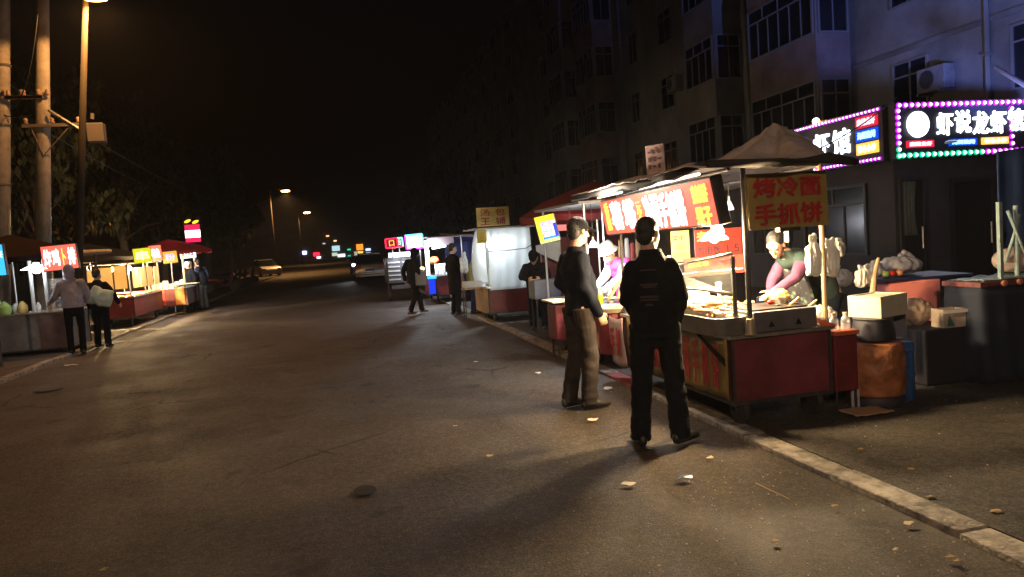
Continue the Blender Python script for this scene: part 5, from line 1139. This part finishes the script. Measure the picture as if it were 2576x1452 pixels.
b = MB(); b.cyl(c+Vector((-.2, .06, -1.9)), c+Vector((-.2, .06, -.25)), .03, seg=8); b.build('post', trim, t, world=True)
umbrella((-6.4, 17.0, 0), 2.0, 1.25, mat('canopy_maroon', (.012, .005, .005), .9, spec=.1), 'dull maroon umbrella over the grey cart', rise=.45)
umbrella((-7.9, 17.6, 0), 2.4, .8, mat('canopy_pale', (.1, .12, .11), .7, trl=.1), 'pale grey green umbrella at the far left above the grey cart', rise=.3)
# things on the grey counter
for (px, Y_, r_, h_2, m_2, nm, lb) in (((40, 785), 16.6, .07, .2, white_c, 'sauce_bottle', 'white squeeze bottle left on the grey counter'), ((58, 785), 16.5, .09, .24, mat('jar_yellow', (.6, .45, .15), .5), 'food_jar', 'jar with a yellow band on the grey counter'), ((98, 783), 16.5, .05, .2, white_c, 'paper_cup', 'white paper cup on the grey counter by the lamp post'), ((12, 785), 16.4, .12, .26, mat('cabbage_green', (.3, .45, .12), .7), 'green_bag', 'round light green bag at the left end of the grey counter')):
    q = P(*px, Y=Y_); b = MB(); b.lathe((q.x, q.y, .862), [(r_*.8, 0), (r_, h_2*.2), (r_, h_2*.6), (r_*.5, h_2*.85), (r_*.2, h_2)], 14); solo(nm, b, m_2, lb, nm.split('_')[1], smooth='auto')
for k in range(8):
    x = -5.9+.09*k; b = MB(); b.box((x, 16.36, .875), (.1, .07, .02), rot=Matrix.Rotation(k*.7, 3, 'Z'), bev=.004); solo('food_packet', b, white_c if k % 2 else box_f, 'flat food packet in the row along the front edge of the grey counter', 'packet', 'packets along the edge of the grey counter')
b = MB(); q = P(252, 752, Y=16.6)
b.tube([q+Vector((-.17, 0, .12)), q+Vector((0, 0, .03)), q+Vector((.22, 0, -.03))], [(.2, .06), (.17, .08), (.17, .05)], 14, ref=(0, 0, 1)); mbk = remesh(b, .02, .02, 6, 1); solo('shopping_bag', mbk, mat('bag_mint', (.5, .6, .52), .6, trl=.2), 'big pale mint plastic bag carried by the companion of the hooded person', 'bag', smooth=True)
# L2 warm lit red stall
L2 = cart('food_cart', 'long maroon food cart with a warm lit glass case on the left kerb', -6.4, -5.35, 21.6, 24.9, .28, .84, red_q, [(-6.2, 21.8), (-5.5, 21.8), (-6.2, 24.6), (-5.5, 24.6)], .12, zg=.03)
posts(L2, [(-6.4, 21.6), (-5.4, 21.6), (-5.4, 23.2), (-5.4, 24.9), (-6.4, 24.9)], .84, 1.75, .02, alu)
b = MB(); b.bb(-6.4, -5.35, 21.6, 24.9, .845, .87); b.build('orange_cloth', mat('cloth_orange', (.6, .15, .06), .7), L2, world=True)
paper_w = mat('paper_cream', (.85, .76, .52), .7, trl=.65)
for k, (xx, yy, w_2) in enumerate(((-6.25, 21.55, .3), (-5.95, 21.55, .32), (-5.6, 21.55, .3))):
    b = MB(); b.bb(xx-w_2/2, xx+w_2/2, yy-.012, yy, 1.06, 1.62+.03*k); b.build('paper_sheet', paper_w, L2, world=True)
for k in range(4):
    b = MB(); b.bb(-5.352, -5.34, 21.7+.8*k, 22.35+.8*k, 1.05, 1.6); b.build('paper_sheet', paper_w, L2, world=True)
b = MB(); b.bb(-6.45, -5.3, 21.5, 25.0, 1.72, 1.75); b.build('roof', tarp, L2, world=True)
for k in range(12):
    x = rd.uniform(-6.3, -5.45); b = MB(); b.ell((x, 21.68+.06*rd.random(), .9+.03*rd.random()), (.07, .06, .04)); solo('bun', b, cream_f, 'pale bun laid out on the front of the warm lit maroon cart', 'bun', 'buns on the warm lit maroon cart', smooth=True)
for (x, y, z, pw) in ((-5.9, 22.0, 1.55, 700), (-5.9, 23.8, 1.55, 520)):
    pendant((x, y, z), 'warm bulb over the %s half of the warm lit maroon cart' % ('near' if y < 23 else 'far'), .07, (1, .72, .36), pw, 1.72, blub=20, down=.0)
lamp('under_light', (-4.95, 22.2, 1.65), (1, .66, .3), 70, L2, .1)
for (px, Y_, w_2, h_2, f_m, ch, tm, lb) in (((358, 643), 21.8, .46, .42, glow('sign_lime', (.85, .85, .02), .95), '串', glow('t_lime', (1, 1, .5), 1.5), 'lime yellow light box on the warm lit maroon cart'),
    ((391, 637), 22.6, .34, .45, red_f, '烤鱼', cream, 'red and white light box right of the lime yellow one'), ((428, 647), 24.4, .42, .38, glow('sign_orange', (1, .45, .05), 1.1), '粉', glow('t_pink', (1, .5, .7), 1.6), 'orange and pink light box left of the white one'),
    ((472, 635), 26.0, .5, .4, glow('sign_bluewhite', (.85, .88, 1), 3.5), '面', mat('ink_pale_blue', (.3, .3, .8), .5), 'blue white light box on the far left stall')):
    c = P(*px, Y=Y_); t = thing('light_box', lb, 'light box', tuple(c)); bx = lightbox(t, c, (1, .2, .05), (-.05, 0, 1), w_2, h_2, .08, f_m, trim); text(ch, w_2*.7, h_2*.6, c-Vector((0, .014, 0)), (1, .2, .05), (-.05, 0, 1), tm, bx, ext=.004, bold=.03)
umbrella((-5.3, 26.4, 0), 2.05, 1.3, red_c, 'dark red umbrella behind the light boxes of the left stalls', rise=.4)
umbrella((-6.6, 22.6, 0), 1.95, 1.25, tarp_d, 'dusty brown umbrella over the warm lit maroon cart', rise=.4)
L3 = cart('food_cart', 'farthest maroon food cart on the left beyond the warm lit one', -5.9, -4.75, 25.6, 27.6, .3, .86, red_q, [(-5.7, 25.8), (-4.9, 25.8), (-5.7, 27.4), (-4.9, 27.4)], .1, zg=.03)
posts(L3, [(-4.78, 25.6), (-5.85, 25.6), (-4.78, 27.6)], .86, 2.0, .035, mat('post_tan', (.45, .36, .28), .6))
b = MB(); b.bb(-5.65, -5.4, 25.56, 25.59, .32, .84); b.build('side_panel', mat('panel_scarlet', (.6, .05, .03), .5, noise_s=8), L3, world=True)
b = MB(); b.bb(-5.1, -4.82, 25.56, 25.59, .32, .84); b.build('side_panel', mat('panel_orange', (.5, .2, .04), .5, noise_s=5), L3, world=True)
b = MB(); b.bb(-5.1, -4.4, 25.5, 26.0, .95, .98); b.build('side_shelf', mat('shelf_green_white', (.6, .68, .5), .5), L3, world=True)
lamp('stall_light', (-5.1, 26.4, 1.75), (.95, .95, 1), 60, L3, .1); lamp('stall_light', (-5.0, 25.3, 1.4), (1, .75, .45), 28, L3, .1)
for k in range(6):
    b = MB(); b.bb(-5.8+.17*k, -5.66+.17*k, 25.7, 25.85, .87, 1.0+.05*(k % 3), bev=.01); solo('food_tub', b, [cream_f, box_f, white_c][k % 3], ('cream dough', 'cream paper', 'white plastic')[k % 3]+' tub on the farthest left cart, %s half' % ('left' if k < 3 else 'right'), 'tub')
py_ = thing('pylon_sign', 'upright red and white lit pylon sign with two yellow tips beyond the left stalls', 'sign', (-4.62, 28.2, 0))
c = P(485, 588, Y=28.2); b = MB(); b.bb(c.x-.27, c.x+.27, 28.2, 28.3, c.z-.32, c.z+.34, bev=.03); b.build('case', trim, py_, world=True)
b = MB(); b.bb(c.x-.25, c.x+.25, 28.18, 28.195, c.z-.3, c.z-.14); b.bb(c.x-.25, c.x+.25, 28.18, 28.195, c.z+.12, c.z+.32); b.build('lit_panel', glow('pylon_red', (1, .02, .12), 1.1), py_, world=True)
b = MB(); b.bb(c.x-.25, c.x+.25, 28.178, 28.195, c.z-.139, c.z+.119); b.build('lit_panel', glow('pylon_white', (1, .95, 1), 4), py_, world=True)
for sx in (-.14, .12): b = MB(); b.ell((c.x+sx, 28.22, c.z+.41+.04*(sx < 0)), (.12, .06, .05), rot=Matrix.Rotation(R(-20), 3, 'Y')); b.build('yellow_tip', glow('tip_yellow', (1, .75, .05), 1.6), py_, smooth=True, world=True)
b = MB(); b.cyl((c.x, 28.25, .03), (c.x, 28.25, c.z-.32), .04, seg=10); b.build('post', trim, py_, world=True)
b = MB(); q = P(207, 637, Y=18.4); q2 = P(275, 632, Y=18.4); b.tube([P(185, 645, Y=18.4), q, q2], [.05, .07, .05], 8, round_end=True); solo('rolled_awning', b, tarp, 'rolled tan awning jutting right from the grey cart', 'awning', smooth=True)
b = MB(); b.cyl((-5.35, 18.4, .03), (-5.25, 18.4, 2.0), .025, seg=8); b.cyl((-5.35, 18.4, 2.0), q, .02); solo('awning_pole', b, trim, 'thin pole carrying the rolled tan awning', 'pole')
# ================================================================== GOODS AT THE RIGHT
b = MB()
rust = mat('orange_wrap', (.3, .11, .04), .55, noise_s=8, noise_a=.35, bump=.9, bscale=12)
bp = Vector((4.36, 5.35, .02))
b.lathe(bp+Vector((0, 0, .0)), [(.19, 0), (.2, .02), (.2, .08), (.19, .1)], 24); 
t = thing('wrapped_barrel', 'barrel wrapped in crinkled orange brown film with a dark foot, beside the red cart', 'barrel', tuple(bp)); b.bm.transform(Matrix.Translation(-bp)); b.build('foot', mat('barrel_dark', (.03, .03, .04), .6), t, smooth='auto')
b = MB(); n = 48; vv = []; ff = []
for i in range(20):
    z = .1+.44*i/19
    for k in range(n):
        a = 2*math.pi*k/n; r_ = .225+.012*math.sin(i/19*3.1)-.02*max(0, (i-16)/3)+.014*noise.noise(Vector((math.cos(a)*2.5, math.sin(a)*2.5, z*9)))+.01*noise.noise(Vector((math.cos(a)*6, math.sin(a)*6, z*30)))
        vv.append(Vector((r_*math.cos(a), r_*math.sin(a), z)))
for i in range(19): ff += [(i*n+k, i*n+(k+1) % n, (i+1)*n+(k+1) % n, (i+1)*n+k) for k in range(n)]
ff += [tuple(range(n))[::-1], tuple(19*n+k for k in range(n))]; b._fin(vv, ff); b.build('wrap', rust, t, smooth=True)
b = MB(); b.lathe((4.36, 5.35, .585), [(.17, 0), (.17, .05), (.15, .16), (.16, .175)], 20); solo('black_bucket', b, mat('bucket_black', (.02, .02, .03), .4), 'black bucket standing on the wrapped orange barrel under the foam box', 'bucket', smooth='auto')
def openbox(name, label, c, d, rz, m_, cat='box', wall=.02, group=None):
    t = thing(name, label, cat, tuple(c), rz, group); x, y, z = d[0]/2, d[1]/2, d[2]
    b = MB(); b.bb(-x, x, -y, y, 0, wall); b.bb(-x, x, -y, -y+wall, wall, z); b.bb(-x, x, y-wall, y, wall, z); b.bb(-x, -x+wall, -y+wall, y-wall, wall, z); b.bb(x-wall, x, -y+wall, y-wall, wall, z)
    b.build('box_body', m_, t); return t
fb_ = openbox('foam_box', 'yellowed styrofoam box sitting on top of the bucket and wrapped barrel', (4.47, 5.42, .765), (.38, .3, .18), R(18), foam)
b = MB(); b.bb(-.185, .185, -.145, .145, .15, .172, bev=.004); b.build('lid', foam, fb_)
# blue barrel/drum
bb_ = P(2325, 1025, Z=.02); t = thing('blue_drum', 'dark blue paint streaked drum right of the wrapped orange barrel', 'drum', (bb_.x+.05, 5.45, .02))
b = MB(); b.lathe((0, 0, 0), [(.15, 0), (.16, .02), (.155, .2), (.165, .21), (.155, .22), (.155, .42), (.165, .43), (.15, .5)], 24); b.build('drum_body', mat('drum_blue', (.03, .1, .28), .45, noise_s=7, noise_a=.6, stretch=(1, 1, .15)), t, smooth='auto')
openbox('grey_bin', 'dim grey plastic bin resting above the blue drum', (4.66, 5.62, .545), (.3, .28, .22), R(-8), mat('bin_grey', (.12, .12, .15), .6))
# pink tub on a stand, blue lid + bags
pt = openbox('pink_tub', 'salmon pink plastic tub under the blue board behind the foam box', (5.72, 6.5, .52), (.48, .42, .42), R(-22), mat('tub_pink', (.88, .3, .27), .45, trl=.15)); 
b = MB(); b.bb(-.5, .55, -.34, .34, .425, .45, bev=.008); bo = b.bm; bo.transform(Matrix.Translation((5.75, 6.6, .52)) @ Matrix.Rotation(R(-10), 4, 'Z')); solo('blue_board', b, mat('board_blue', (.012, .02, .07), .4), 'blue board laid across the pink tub as a table top', 'board')
b = MB(); b.bb(4.9, 6.3, 6.3, 6.95, .42, .515, bev=.01); 
t = thing('low_table', 'low dark table carrying the pink tub and brown bags', 'table', (5.6, 6.6, .02)); b.build('tabletop', mat('table_brown', (.08, .05, .04), .7, noise_s=5), t, world=True)
for xx in (4.98, 6.22):
    for yy in (6.36, 6.88): b = MB(); b.bb(xx-.025, xx+.025, yy-.025, yy+.025, .02, .42); b.build('leg', trim, t, world=True)
b = MB(); b.bb(5.0, 6.2, 6.4, 6.9, .09, .4, bev=.02); solo('crate', b, mat('crate_dark', (.012, .012, .02), .7), 'dark crate pushed under the low table', 'crate')
def lump(name, label, c, r, m_, cat, seed=0, n=5, wr=.02, vox=.014, loops=0):
    rd = random.Random(seed); b = MB(); c = Vector(c)
    b.ell(c+Vector((0, 0, r[2])), r)
    for k in range(n): b.ell(c+Vector((rd.uniform(-.5, .5)*r[0]*1.2, rd.uniform(-.5, .5)*r[1], r[2]*rd.uniform(.6, 1.5))), (r[0]*.5, r[1]*.5, r[2]*.6))
    for k in range(loops):
        q = c+Vector((r[0]*(.2-.8*k), 0, r[2]*1.4)); h = r[2]*1.1
        b.tube([q+Vector((-r[0]*.5, 0, 0)), q+Vector((-r[0]*.3, 0, h*.8)), q+Vector((0, 0, h)), q+Vector((r[0]*.3, 0, h*.7)), q+Vector((r[0]*.5, 0, 0))], vox*1.3, 8)
    m2 = remesh(b, vox, wr, 10/max(r[0], .1)*.25, 1); zmin = c.z
    for v in m2.bm.verts: v.co.z = max(v.co.z, zmin)
    return solo(name, m2, m_, label, cat, smooth=True)
tz = .985
lump('plastic_bag', 'large knotted translucent plastic bag of buns on the blue board', (5.75, 6.6, tz), (.22, .14, .09), mat('bag_lilac', (.4, .4, .46), .35, trl=.35, bump=.4, bscale=20), 'bag', 2, 6, .02, .014, 1)
lump('plastic_bag', 'small plastic bag of vegetables left of the large bag on the blue board', (5.33, 6.5, tz), (.1, .09, .07), MATS['bag_lilac'], 'bag', 4, 4, .02, .012, 1)
for k, (dx, m_) in enumerate(((0, redf), (.09, mat('tomato_pale', (.6, .25, .12), .5)), (-.07, mat('veg_green', (.2, .28, .08), .6)))):
    b = MB(); b.ell((5.46+dx, 6.4, tz+.035), (.04, .035, .032)); solo('vegetable', b, m_, ('dark red tomato', 'pale orange tomato', 'green yellow pepper')[k]+' beside the plastic bags on the blue board', 'vegetable', smooth=True)
lump('plastic_bag', 'crumpled pale plastic bag hooked on the pole left of the pink tub', (4.92, 6.45, .93), (.09, .08, .08), bag_m, 'bag', 7, 5, .02, .012, 0)
lump('brown_bag', 'bulging beige paper bag at the right end of the low table', (5.34, 5.98, .54), (.15, .12, .13), mat('paper_beige', (.36, .27, .21), .8, noise_s=6), 'bag', 9, 4, .015, .016)
bx = openbox('cardboard_box', 'beige carton with a green triangle mark at the right end of the low table', (5.5, 5.74, .54), (.24, .16, .17), R(-5), mat('carton', (.4, .32, .26), .8, noise_s=8))
b = MB(); b.slab([(-.1, -.103, .02), (-.02, -.103, .02), (-.075, -.103, .12)], (0, .002, 0)); b.build('green_mark', mat('mark_green', (.03, .13, .08), .6), bx)
b = MB(); b.bb(-.13, .13, -.1025, -.1005, .135, .165); b.build('tape', white_c, bx)
b = MB(); b.bb(5.16, 5.6, 5.66, 6.15, .02, .54, bev=.02); solo('crate', b, MATS['crate_dark'], 'tall dark crate under the beige carton', 'crate')
b = MB(); q = P(2195, 745, Y=5.8); b.tube([q, P(2200, 690, Y=5.85), P(2210, 650, Y=5.9)], [.03, .022, .015], 8); b.bb(q.x-.03, q.x+.03, 5.77, 5.83, .02, q.z); solo('wooden_post', b, wood, 'thin wooden post rising between the foam box and the pale bags', 'post')
hbag((2172, 695), 5.9, .17, .17, 'crumpled grey white bag hung on the wooden post behind the foam box')
# crate with bottles next to the cart, blue bag, cups
t = thing('side_crate', 'narrow dark red cabinet with an orange top strip beside the pancake cart', 'cabinet', (4.0, 5.45, .02)); b = MB(); b.bb(3.88, 4.1, 5.22, 5.62, .2, .66, bev=.01); b.build('cabinet', red_q, t, world=True)
b = MB(); b.bb(3.87, 4.11, 5.2, 5.64, .662, .70, bev=.006); b.build('top_board', mat('board_orange', (.45, .1, .04), .5), t, world=True)
for xx in (3.9, 4.08):
    for yy in (5.24, 5.6): b = MB(); b.cyl((xx, yy, .02), (xx, yy, .2), .012, seg=6); b.build('leg', trim, t, world=True)
clear = mat('clear_plastic', (.6, .62, .66), .1, alpha=.45, spec=.7)
for k, xx in enumerate((3.93, 4.04)):
    t = thing('water_bottle', ('left', 'right')[k]+' clear bottle with a pale cap on the narrow cabinet beside the pancake cart', 'bottle', (xx, 5.28, .702))
    b = MB(); b.lathe((0, 0, 0), [(.032, 0), (.036, .01), (.036, .05), (.033, .055), (.036, .06), (.034, .09), (.015, .115)], 14); b.build('body', clear, t, smooth='auto')
    b = MB(); b.lathe((0, 0, .115), [(.018, 0), (.018, .025), (.002, .027)], 12); b.build('cap', mat('cap_pale', (.65, .5, .36), .5), t, smooth='auto')
lump('blue_bag', 'royal blue sack standing behind the narrow cabinet', (4.2, 5.75, .3), (.14, .12, .2), mat('sack_blue', (.01, .06, .32), .6), 'sack', 12, 3, .02, .014)
b = MB(); b.bb(4.08, 4.32, 5.66, 5.9, .02, .3, bev=.02); solo('crate', b, MATS['crate_dark'], 'small dark crate under the royal blue sack', 'crate')
lump('plastic_bag', 'white plastic bag on top of the royal blue sack', (4.14, 5.75, .72), (.13, .1, .06), bag_m, 'bag', 14, 4, .02, .012)
b = MB(); b.lathe((4.12, 5.3, .02), [(.035, 0), (.035, .48), (.04, .5), (.03, .52)], 12); solo('gas_tube', b, mat('tube_pale', (.5, .5, .5), .4, noise_s=15), 'slim pale cylinder with a bright top standing left of the wrapped barrel', 'cylinder', smooth='auto')
b = MB(); b.sheet(lambda u, v: Vector((3.9+.35*u, 5.0+.25*v, .046+.012*noise.noise(Vector((u*6, v*6, 0))))), 10, 10, .004); solo('floor_mat', b, mat('cardboard_flat', (.4, .25, .14), .8), 'flattened cardboard on the ground under the narrow cabinet', 'cardboard', smooth=True)
# shelter at the right edge: cloth covered table, posts, crossed sticks
cloth_b = mat('cloth_dark_blue', (.008, .014, .034), .85, noise_s=2, noise_a=.3)
t = thing('draped_table', 'table draped to the ground in dark blue cloth at the right edge', 'table', (6.3, 5.9, .02))
def drape(u, v):
    pts = [(5.52, 6.6), (5.52, 5.5), (7.4, 5.5)]; L_ = 3.0; s = u*L_
    if s < .4: x, y, nx, ny = 5.62, 5.9-s, -1, 0
    else: x, y, nx, ny = 5.62+(s-.4), 5.5, 0, -1
    k = .03*(math.sin(s*13)+.6*math.sin(s*29+1))*v+.03*v
    return Vector((x+nx*k, y+ny*k, .9-.878*v))
b = MB(); b.sheet(drape, 70, 10, .006); b.build('tablecloth', cloth_b, t, smooth=True, world=True)
b = MB(); b.bb(5.6, 7.6, 5.48, 5.92, .9, .95, bev=.008); b.build('tabletop', mat('top_redbrown', (.14, .04, .045), .6, noise_s=12, noise_a=.6), t, world=True)
b = MB(); b.sheet(lambda u, v: Vector((5.64+1.7*u, 5.5+.38*v, .958+.03*abs(noise.noise(Vector((u*7, v*6, 2)))))), 40, 26, .003); solo('plastic_sheet', b, mat('sheet_teal', (.3, .42, .45), .3, trl=.3), 'crinkled pale plastic sheet over the draped table at the right edge', 'sheet', smooth=True)
for k in range(5):
    b = MB(); b.ell((5.86+.17*k, 5.475, .925), (.035, .012, .03)); solo('sausage_end', b, pinkf, 'round pink end showing along the front edge of the draped table', 'food', 'pink ends along the edge of the draped table', smooth=True)
lump('beige_sack', 'rounded beige sack on the draped table at the right edge', (6.28, 5.72, .99), (.26, .15, .12), mat('sack_beige', (.35, .27, .24), .8), 'sack', 21, 3, .01, .02)
t = thing('shelter_frame', 'pale shelter posts with two crossed sticks at the right edge', 'shelter', (5.95, 5.6, .02)); stick = mat('stick_cool_lit', (.2, .28, .28), .6, noise_s=10)  # cool light on posts and sticks is put into their base colour
b = MB(); b.bb(5.85, 5.885, 5.5, 5.535, .96, 1.66); b.build('post', stick, t, world=True)
p1 = P(2535, 530, Y=5.6); p2 = P(2600, 690, Y=5.55); b = MB(); b.tube([p1, p1.lerp(p2, .3), p2], [.017, .014, .014], 8); b.build('stick', stick, t, smooth=True, world=True)
p1 = P(2566, 540, Y=5.62); p2 = P(2530, 660, Y=5.62); b = MB(); b.tube([p1, P(2556, 575, Y=5.6), p2], [.016, .014, .014], 8); b.build('stick', stick, t, smooth=True, world=True)
b = MB(); b.cyl((6.14, 5.6, .96), (6.14, 5.6, 1.62), .02, seg=8); b.build('post', stick, t, world=True)
b = MB(); b.sheet(lambda u, v: Vector((6.42+1.3*u, 6.05+.02*math.sin(u*22), 2.16+.12*u-1.15*v)), 30, 8, .01); b.build('tarpaulin', mat('tarp_navy', (.015, .04, .13), .75, noise_s=2), t, smooth=True, world=True)
# ================================================================== VEHICLES up the street
car_w = mat('car_white', (.62, .62, .6), .3, spec=.6); car_s = mat('car_silver', (.35, .36, .38), .3, .6); car_g = mat('car_glass', (.01, .012, .015), .05); tail = mat('tail_red', (.4, .01, .01), .3); hl = glow('headlight', (.95, .97, 1), 60)
def car(name, label, loc, rz, m_, L_=4.4, W_=1.76, H_=1.45, lights=False, group='cars parked up the street'):
    t = thing(name, label, 'car', loc, rz, group)
    prof = [(-2.2, .35), (-2.22, .62), (-2.12, .86), (-1.6, .93), (-1.05, .95), (0, .93), (.95, .9), (1.5, .84), (2.05, .72), (2.2, .55), (2.2, .3)]
    b = MB(); ws = [W_/2*.94]*2+[W_/2]*7+[W_/2*.95, W_/2*.92]; vv = []
    for (y, z), w_2 in zip(prof, ws):
        for (x, zz) in ((-w_2*.96, .2), (-w_2, .45), (-w_2*.98, z*.85), (-w_2*.9, z), (w_2*.9, z), (w_2*.98, z*.85), (w_2, .45), (w_2*.96, .2)): vv.append(Vector((x, y*L_/4.4, min(zz, z) if zz != .2 else .2)))
    ff = [(i*8+k, i*8+(k+1) % 8, (i+1)*8+(k+1) % 8, (i+1)*8+k) for i in range(len(prof)-1) for k in range(8)]+[tuple(range(8))[::-1], tuple((len(prof)-1)*8+k for k in range(8))]
    b._fin(vv, ff); b.build('body', m_, t, smooth='auto')
    b = MB(); k_ = L_/4.4; lo_ = [(-1.75, .92), (-1.15, 1.36), (-.3, H_), (.35, 1.42), (1.15, .9)]; vv = []
    for (y, z) in lo_:
        for x in (-1, 1): vv.append(Vector((x*W_/2*(.87 if z < 1 else .7), y*k_, z)))
    ff = [(2*i, 2*i+1, 2*i+3, 2*i+2) for i in range(4)]+[(0, 2, 4, 6, 8), (1, 9, 7, 5, 3), (0, 8, 9, 1)]; b._fin(vv, ff); b.build('glasshouse', car_g, t)
    b = MB(); b.bb(-W_*.34, W_*.34, -1.1*k_, .35*k_, H_-.05, H_+.015, bev=.02); b.build('roof', m_, t)
    for sx in (-1, 1):
        for yy in (-1.35, 1.35):
            b = MB(); b.lathe((sx*(W_/2-.1), yy*k_, .32), [(.2, -.1), (.31, -.09), (.32, 0), (.31, .09), (.2, .1)], 20, axis=Matrix.Rotation(R(90), 3, 'Y')); wo = b.build('wheel', tyre_m, t, smooth='auto')
            b = MB(); b.lathe((sx*(W_/2-.1), yy*k_, .32), [(.19, -.105), (.19, .105)], 16, axis=Matrix.Rotation(R(90), 3, 'Y')); b.build('rim', steel, wo)
        b = MB(); b.box((sx*W_*.38, 2.12*k_, .62), (.36, .16, .15), bev=.03); b.build('headlight', hl if lights else mat('lamp_clear', (.6, .6, .6), .15), t)
        b = MB(); b.box((sx*W_*.38, -2.17*k_, .74), (.36, .12, .18), bev=.03); b.build('tail_light', tail, t)
    b = MB(); b.bb(-.26, .26, -2.24*k_, -2.215*k_, .5, .62); b.build('number_plate', mat('plate_blue', (.05, .1, .3), .5), t)
    b = MB(); b.bb(-W_*.46, W_*.46, -2.27*k_, -2.2*k_, .3, .42, bev=.02); b.build('bumper', m_, t)
    return t
q = P(668, 694, Z=0); car('parked_car', 'white car lit yellow by the street lamp, parked on the left far up the street', (q.x+.2, q.y-2, 0), R(200), car_w)
q = P(942, 703, Z=0); car('parked_car', 'silver car seen from behind, parked on the right up the street', (q.x-.05, q.y+2.1, 0), R(-4), car_s)
q = P(985, 690, Y=60); car('parked_car', 'dark car farther up the right side behind the silver car', (2.2, 56, 0), R(-2), mat('car_dark', (.03, .03, .035), .3))
def scooter(label, loc, rz, m_, on=False, group=None, rider=False):
    t = thing('scooter', label, 'scooter', loc, rz, group)
    b = MB(); b.tube([(0, -.75, .62), (0, -.5, .68), (0, -.1, .6), (0, .0, .38), (0, .35, .36), (0, .5, .62), (0, .58, .92)], [(.1, .06), (.16, .12), (.15, .12), (.14, .08), (.13, .06), (.15, .07), (.1, .06)], 12, ref=(1, 0, 0), round_end=True); b.build('body', m_, t, smooth=True)
    b = MB(); b.box((0, -.35, .8), (.26, .62, .09), bev=.03); b.build('seat', blk, t)
    for yy in (-.62, .62): cyl_wheel(t, MW[t.name] @ Vector((0, yy, .24)), .24, .09) if rz == 0 else None
    if rz != 0:
        for yy in (-.62, .62):
            b = MB(); b.lathe((0, yy, .24), [(.15, -.04), (.23, -.04), (.24, 0), (.23, .04), (.15, .04)], 18, axis=Matrix.Rotation(R(90), 3, 'Y')); b.build('wheel', tyre_m, t, smooth='auto')
    b = MB(); b.cyl((-.32, .5, 1.0), (.32, .5, 1.0), .018); b.cyl((0, .58, .9), (0, .5, 1.02), .03)
    for sx in (-1, 1): b.ell((sx*.3, .5, 1.14), (.06, .015, .04)); b.cyl((sx*.26, .5, 1.0), (sx*.3, .5, 1.12), .007, seg=5)
    b.build('handlebar', trim, t)
    b = MB(); b.ell((0, .66, .88), (.085, .05, .07)); b.build('headlight', glow('moto_light', (.95, .97, 1), 30) if on else mat('lamp_clear2', (.5, .5, .5), .2), t, smooth=True)
    b = MB(); b.box((0, -.84, .66), (.2, .05, .08), bev=.01); b.build('tail_light', tail, t)
    return t
scooter('scooter ridden toward the camera with its headlight on, up the street', (1.0, 43.5, 0), R(175), mat('scooter_grey', (.1, .11, .12), .35), True)
lamp('scooter_beam', (1.0, 42.6, .9), (.95, .97, 1), 60, None, .06, 'SPOT', 70, (.8, 30, 0))
person('rider in dark clothes on the oncoming scooter', (1.0, 43.8, 0), R(175), H=1.66, top=blk, bottom=blk, shoe=shoe_b, vox=.02, face=False,
    J=dict(pel=(0, 0, .88), waist=(0, .02, 1.0), chest=(0, .08, 1.2), neck=(0, .12, 1.37), head=(0, .15, 1.52), sl=(-.18, .1, 1.32), sr=(.18, .1, 1.32), el=(-.26, .3, 1.15), wl=(-.26, .5, 1.05), er=(.26, .3, 1.15), wr=(.26, .5, 1.05),
           hl=(-.1, 0, .86), hr=(.1, 0, .86), kl=(-.16, .42, .75), kr=(.16, .42, .75), al=(-.16, .4, .42), ar=(.16, .4, .42)))
rs_ = mat('scooter_red', (.12, .015, .015), .35); ks_ = mat('scooter_black', (.025, .025, .03), .35)
pts = [((548, 738), rs_, 'dark red scooter parked nearest behind the far left stall'), ((562, 727), ks_, 'black scooter parked second behind the far left stall'), ((590, 722), rs_, 'dark red scooter parked fourth in the row up the left kerb'), ((576, 725), ks_, 'black scooter parked third in the row up the left kerb'), ((610, 716), ks_, 'black scooter parked at the far end of the row by the white car')]
for (px, py), m_, lb in pts:
    q = P(px, py, Z=0); scooter(lb, (min(q.x, -4.9)+.2, q.y, .03 if q.x < -5.3 else 0), R(-70), m_, group='scooters parked up the left kerb')
SKY = 0.04
HAZE = .0006
# thin haze volume added to give the lamps a glow
b = MB(); b.bb(-430, 430, -320, 920, -1.3, 26)
hz_ = b.build('haze', (lambda m_: m_)(bpy.data.materials.new('haze_air')), None); setp(hz_, 'thin haze added over the whole street for glow around the lamps', 'haze', kind='stuff')
m_ = bpy.data.materials['haze_air']; m_.use_nodes = True; nt = m_.node_tree; nt.nodes.clear()
pv = nt.nodes.new('ShaderNodeVolumePrincipled'); pv.inputs['Color'].default_value = (.8, .82, .9, 1); pv.inputs['Density'].default_value = HAZE; pv.inputs['Anisotropy'].default_value = .3
mo = nt.nodes.new('ShaderNodeOutputMaterial'); nt.links.new(pv.outputs[0], mo.inputs['Volume'])
# ================================================================== WORLD
w_ = bpy.data.worlds.new('World'); scn.world = w_; w_.use_nodes = True
nt = w_.node_tree; bg = nt.nodes['Background']; sky = nt.nodes.new('ShaderNodeTexSky'); sky.sky_type = 'NISHITA'; sky.sun_disc = False
sky.sun_elevation = R(-4); sky.sun_rotation = R(200); sky.altitude = 0
nt.links.new(sky.outputs[0], bg.inputs[0]); bg.inputs[1].default_value = SKY
scn.view_settings.view_transform = 'Standard'; scn.view_settings.look = 'None'; scn.view_settings.exposure = 1.0; scn.view_settings.gamma = 1
scn.view_settings.use_curve_mapping = False
scn.cycles.use_denoising = True
try: scn.cycles.denoiser = 'OPENIMAGEDENOISE'
except Exception: pass
scn.cycles.sample_clamp_indirect = 4; scn.cycles.max_bounces = 6; scn.cycles.caustics_reflective = False; scn.cycles.caustics_refractive = False
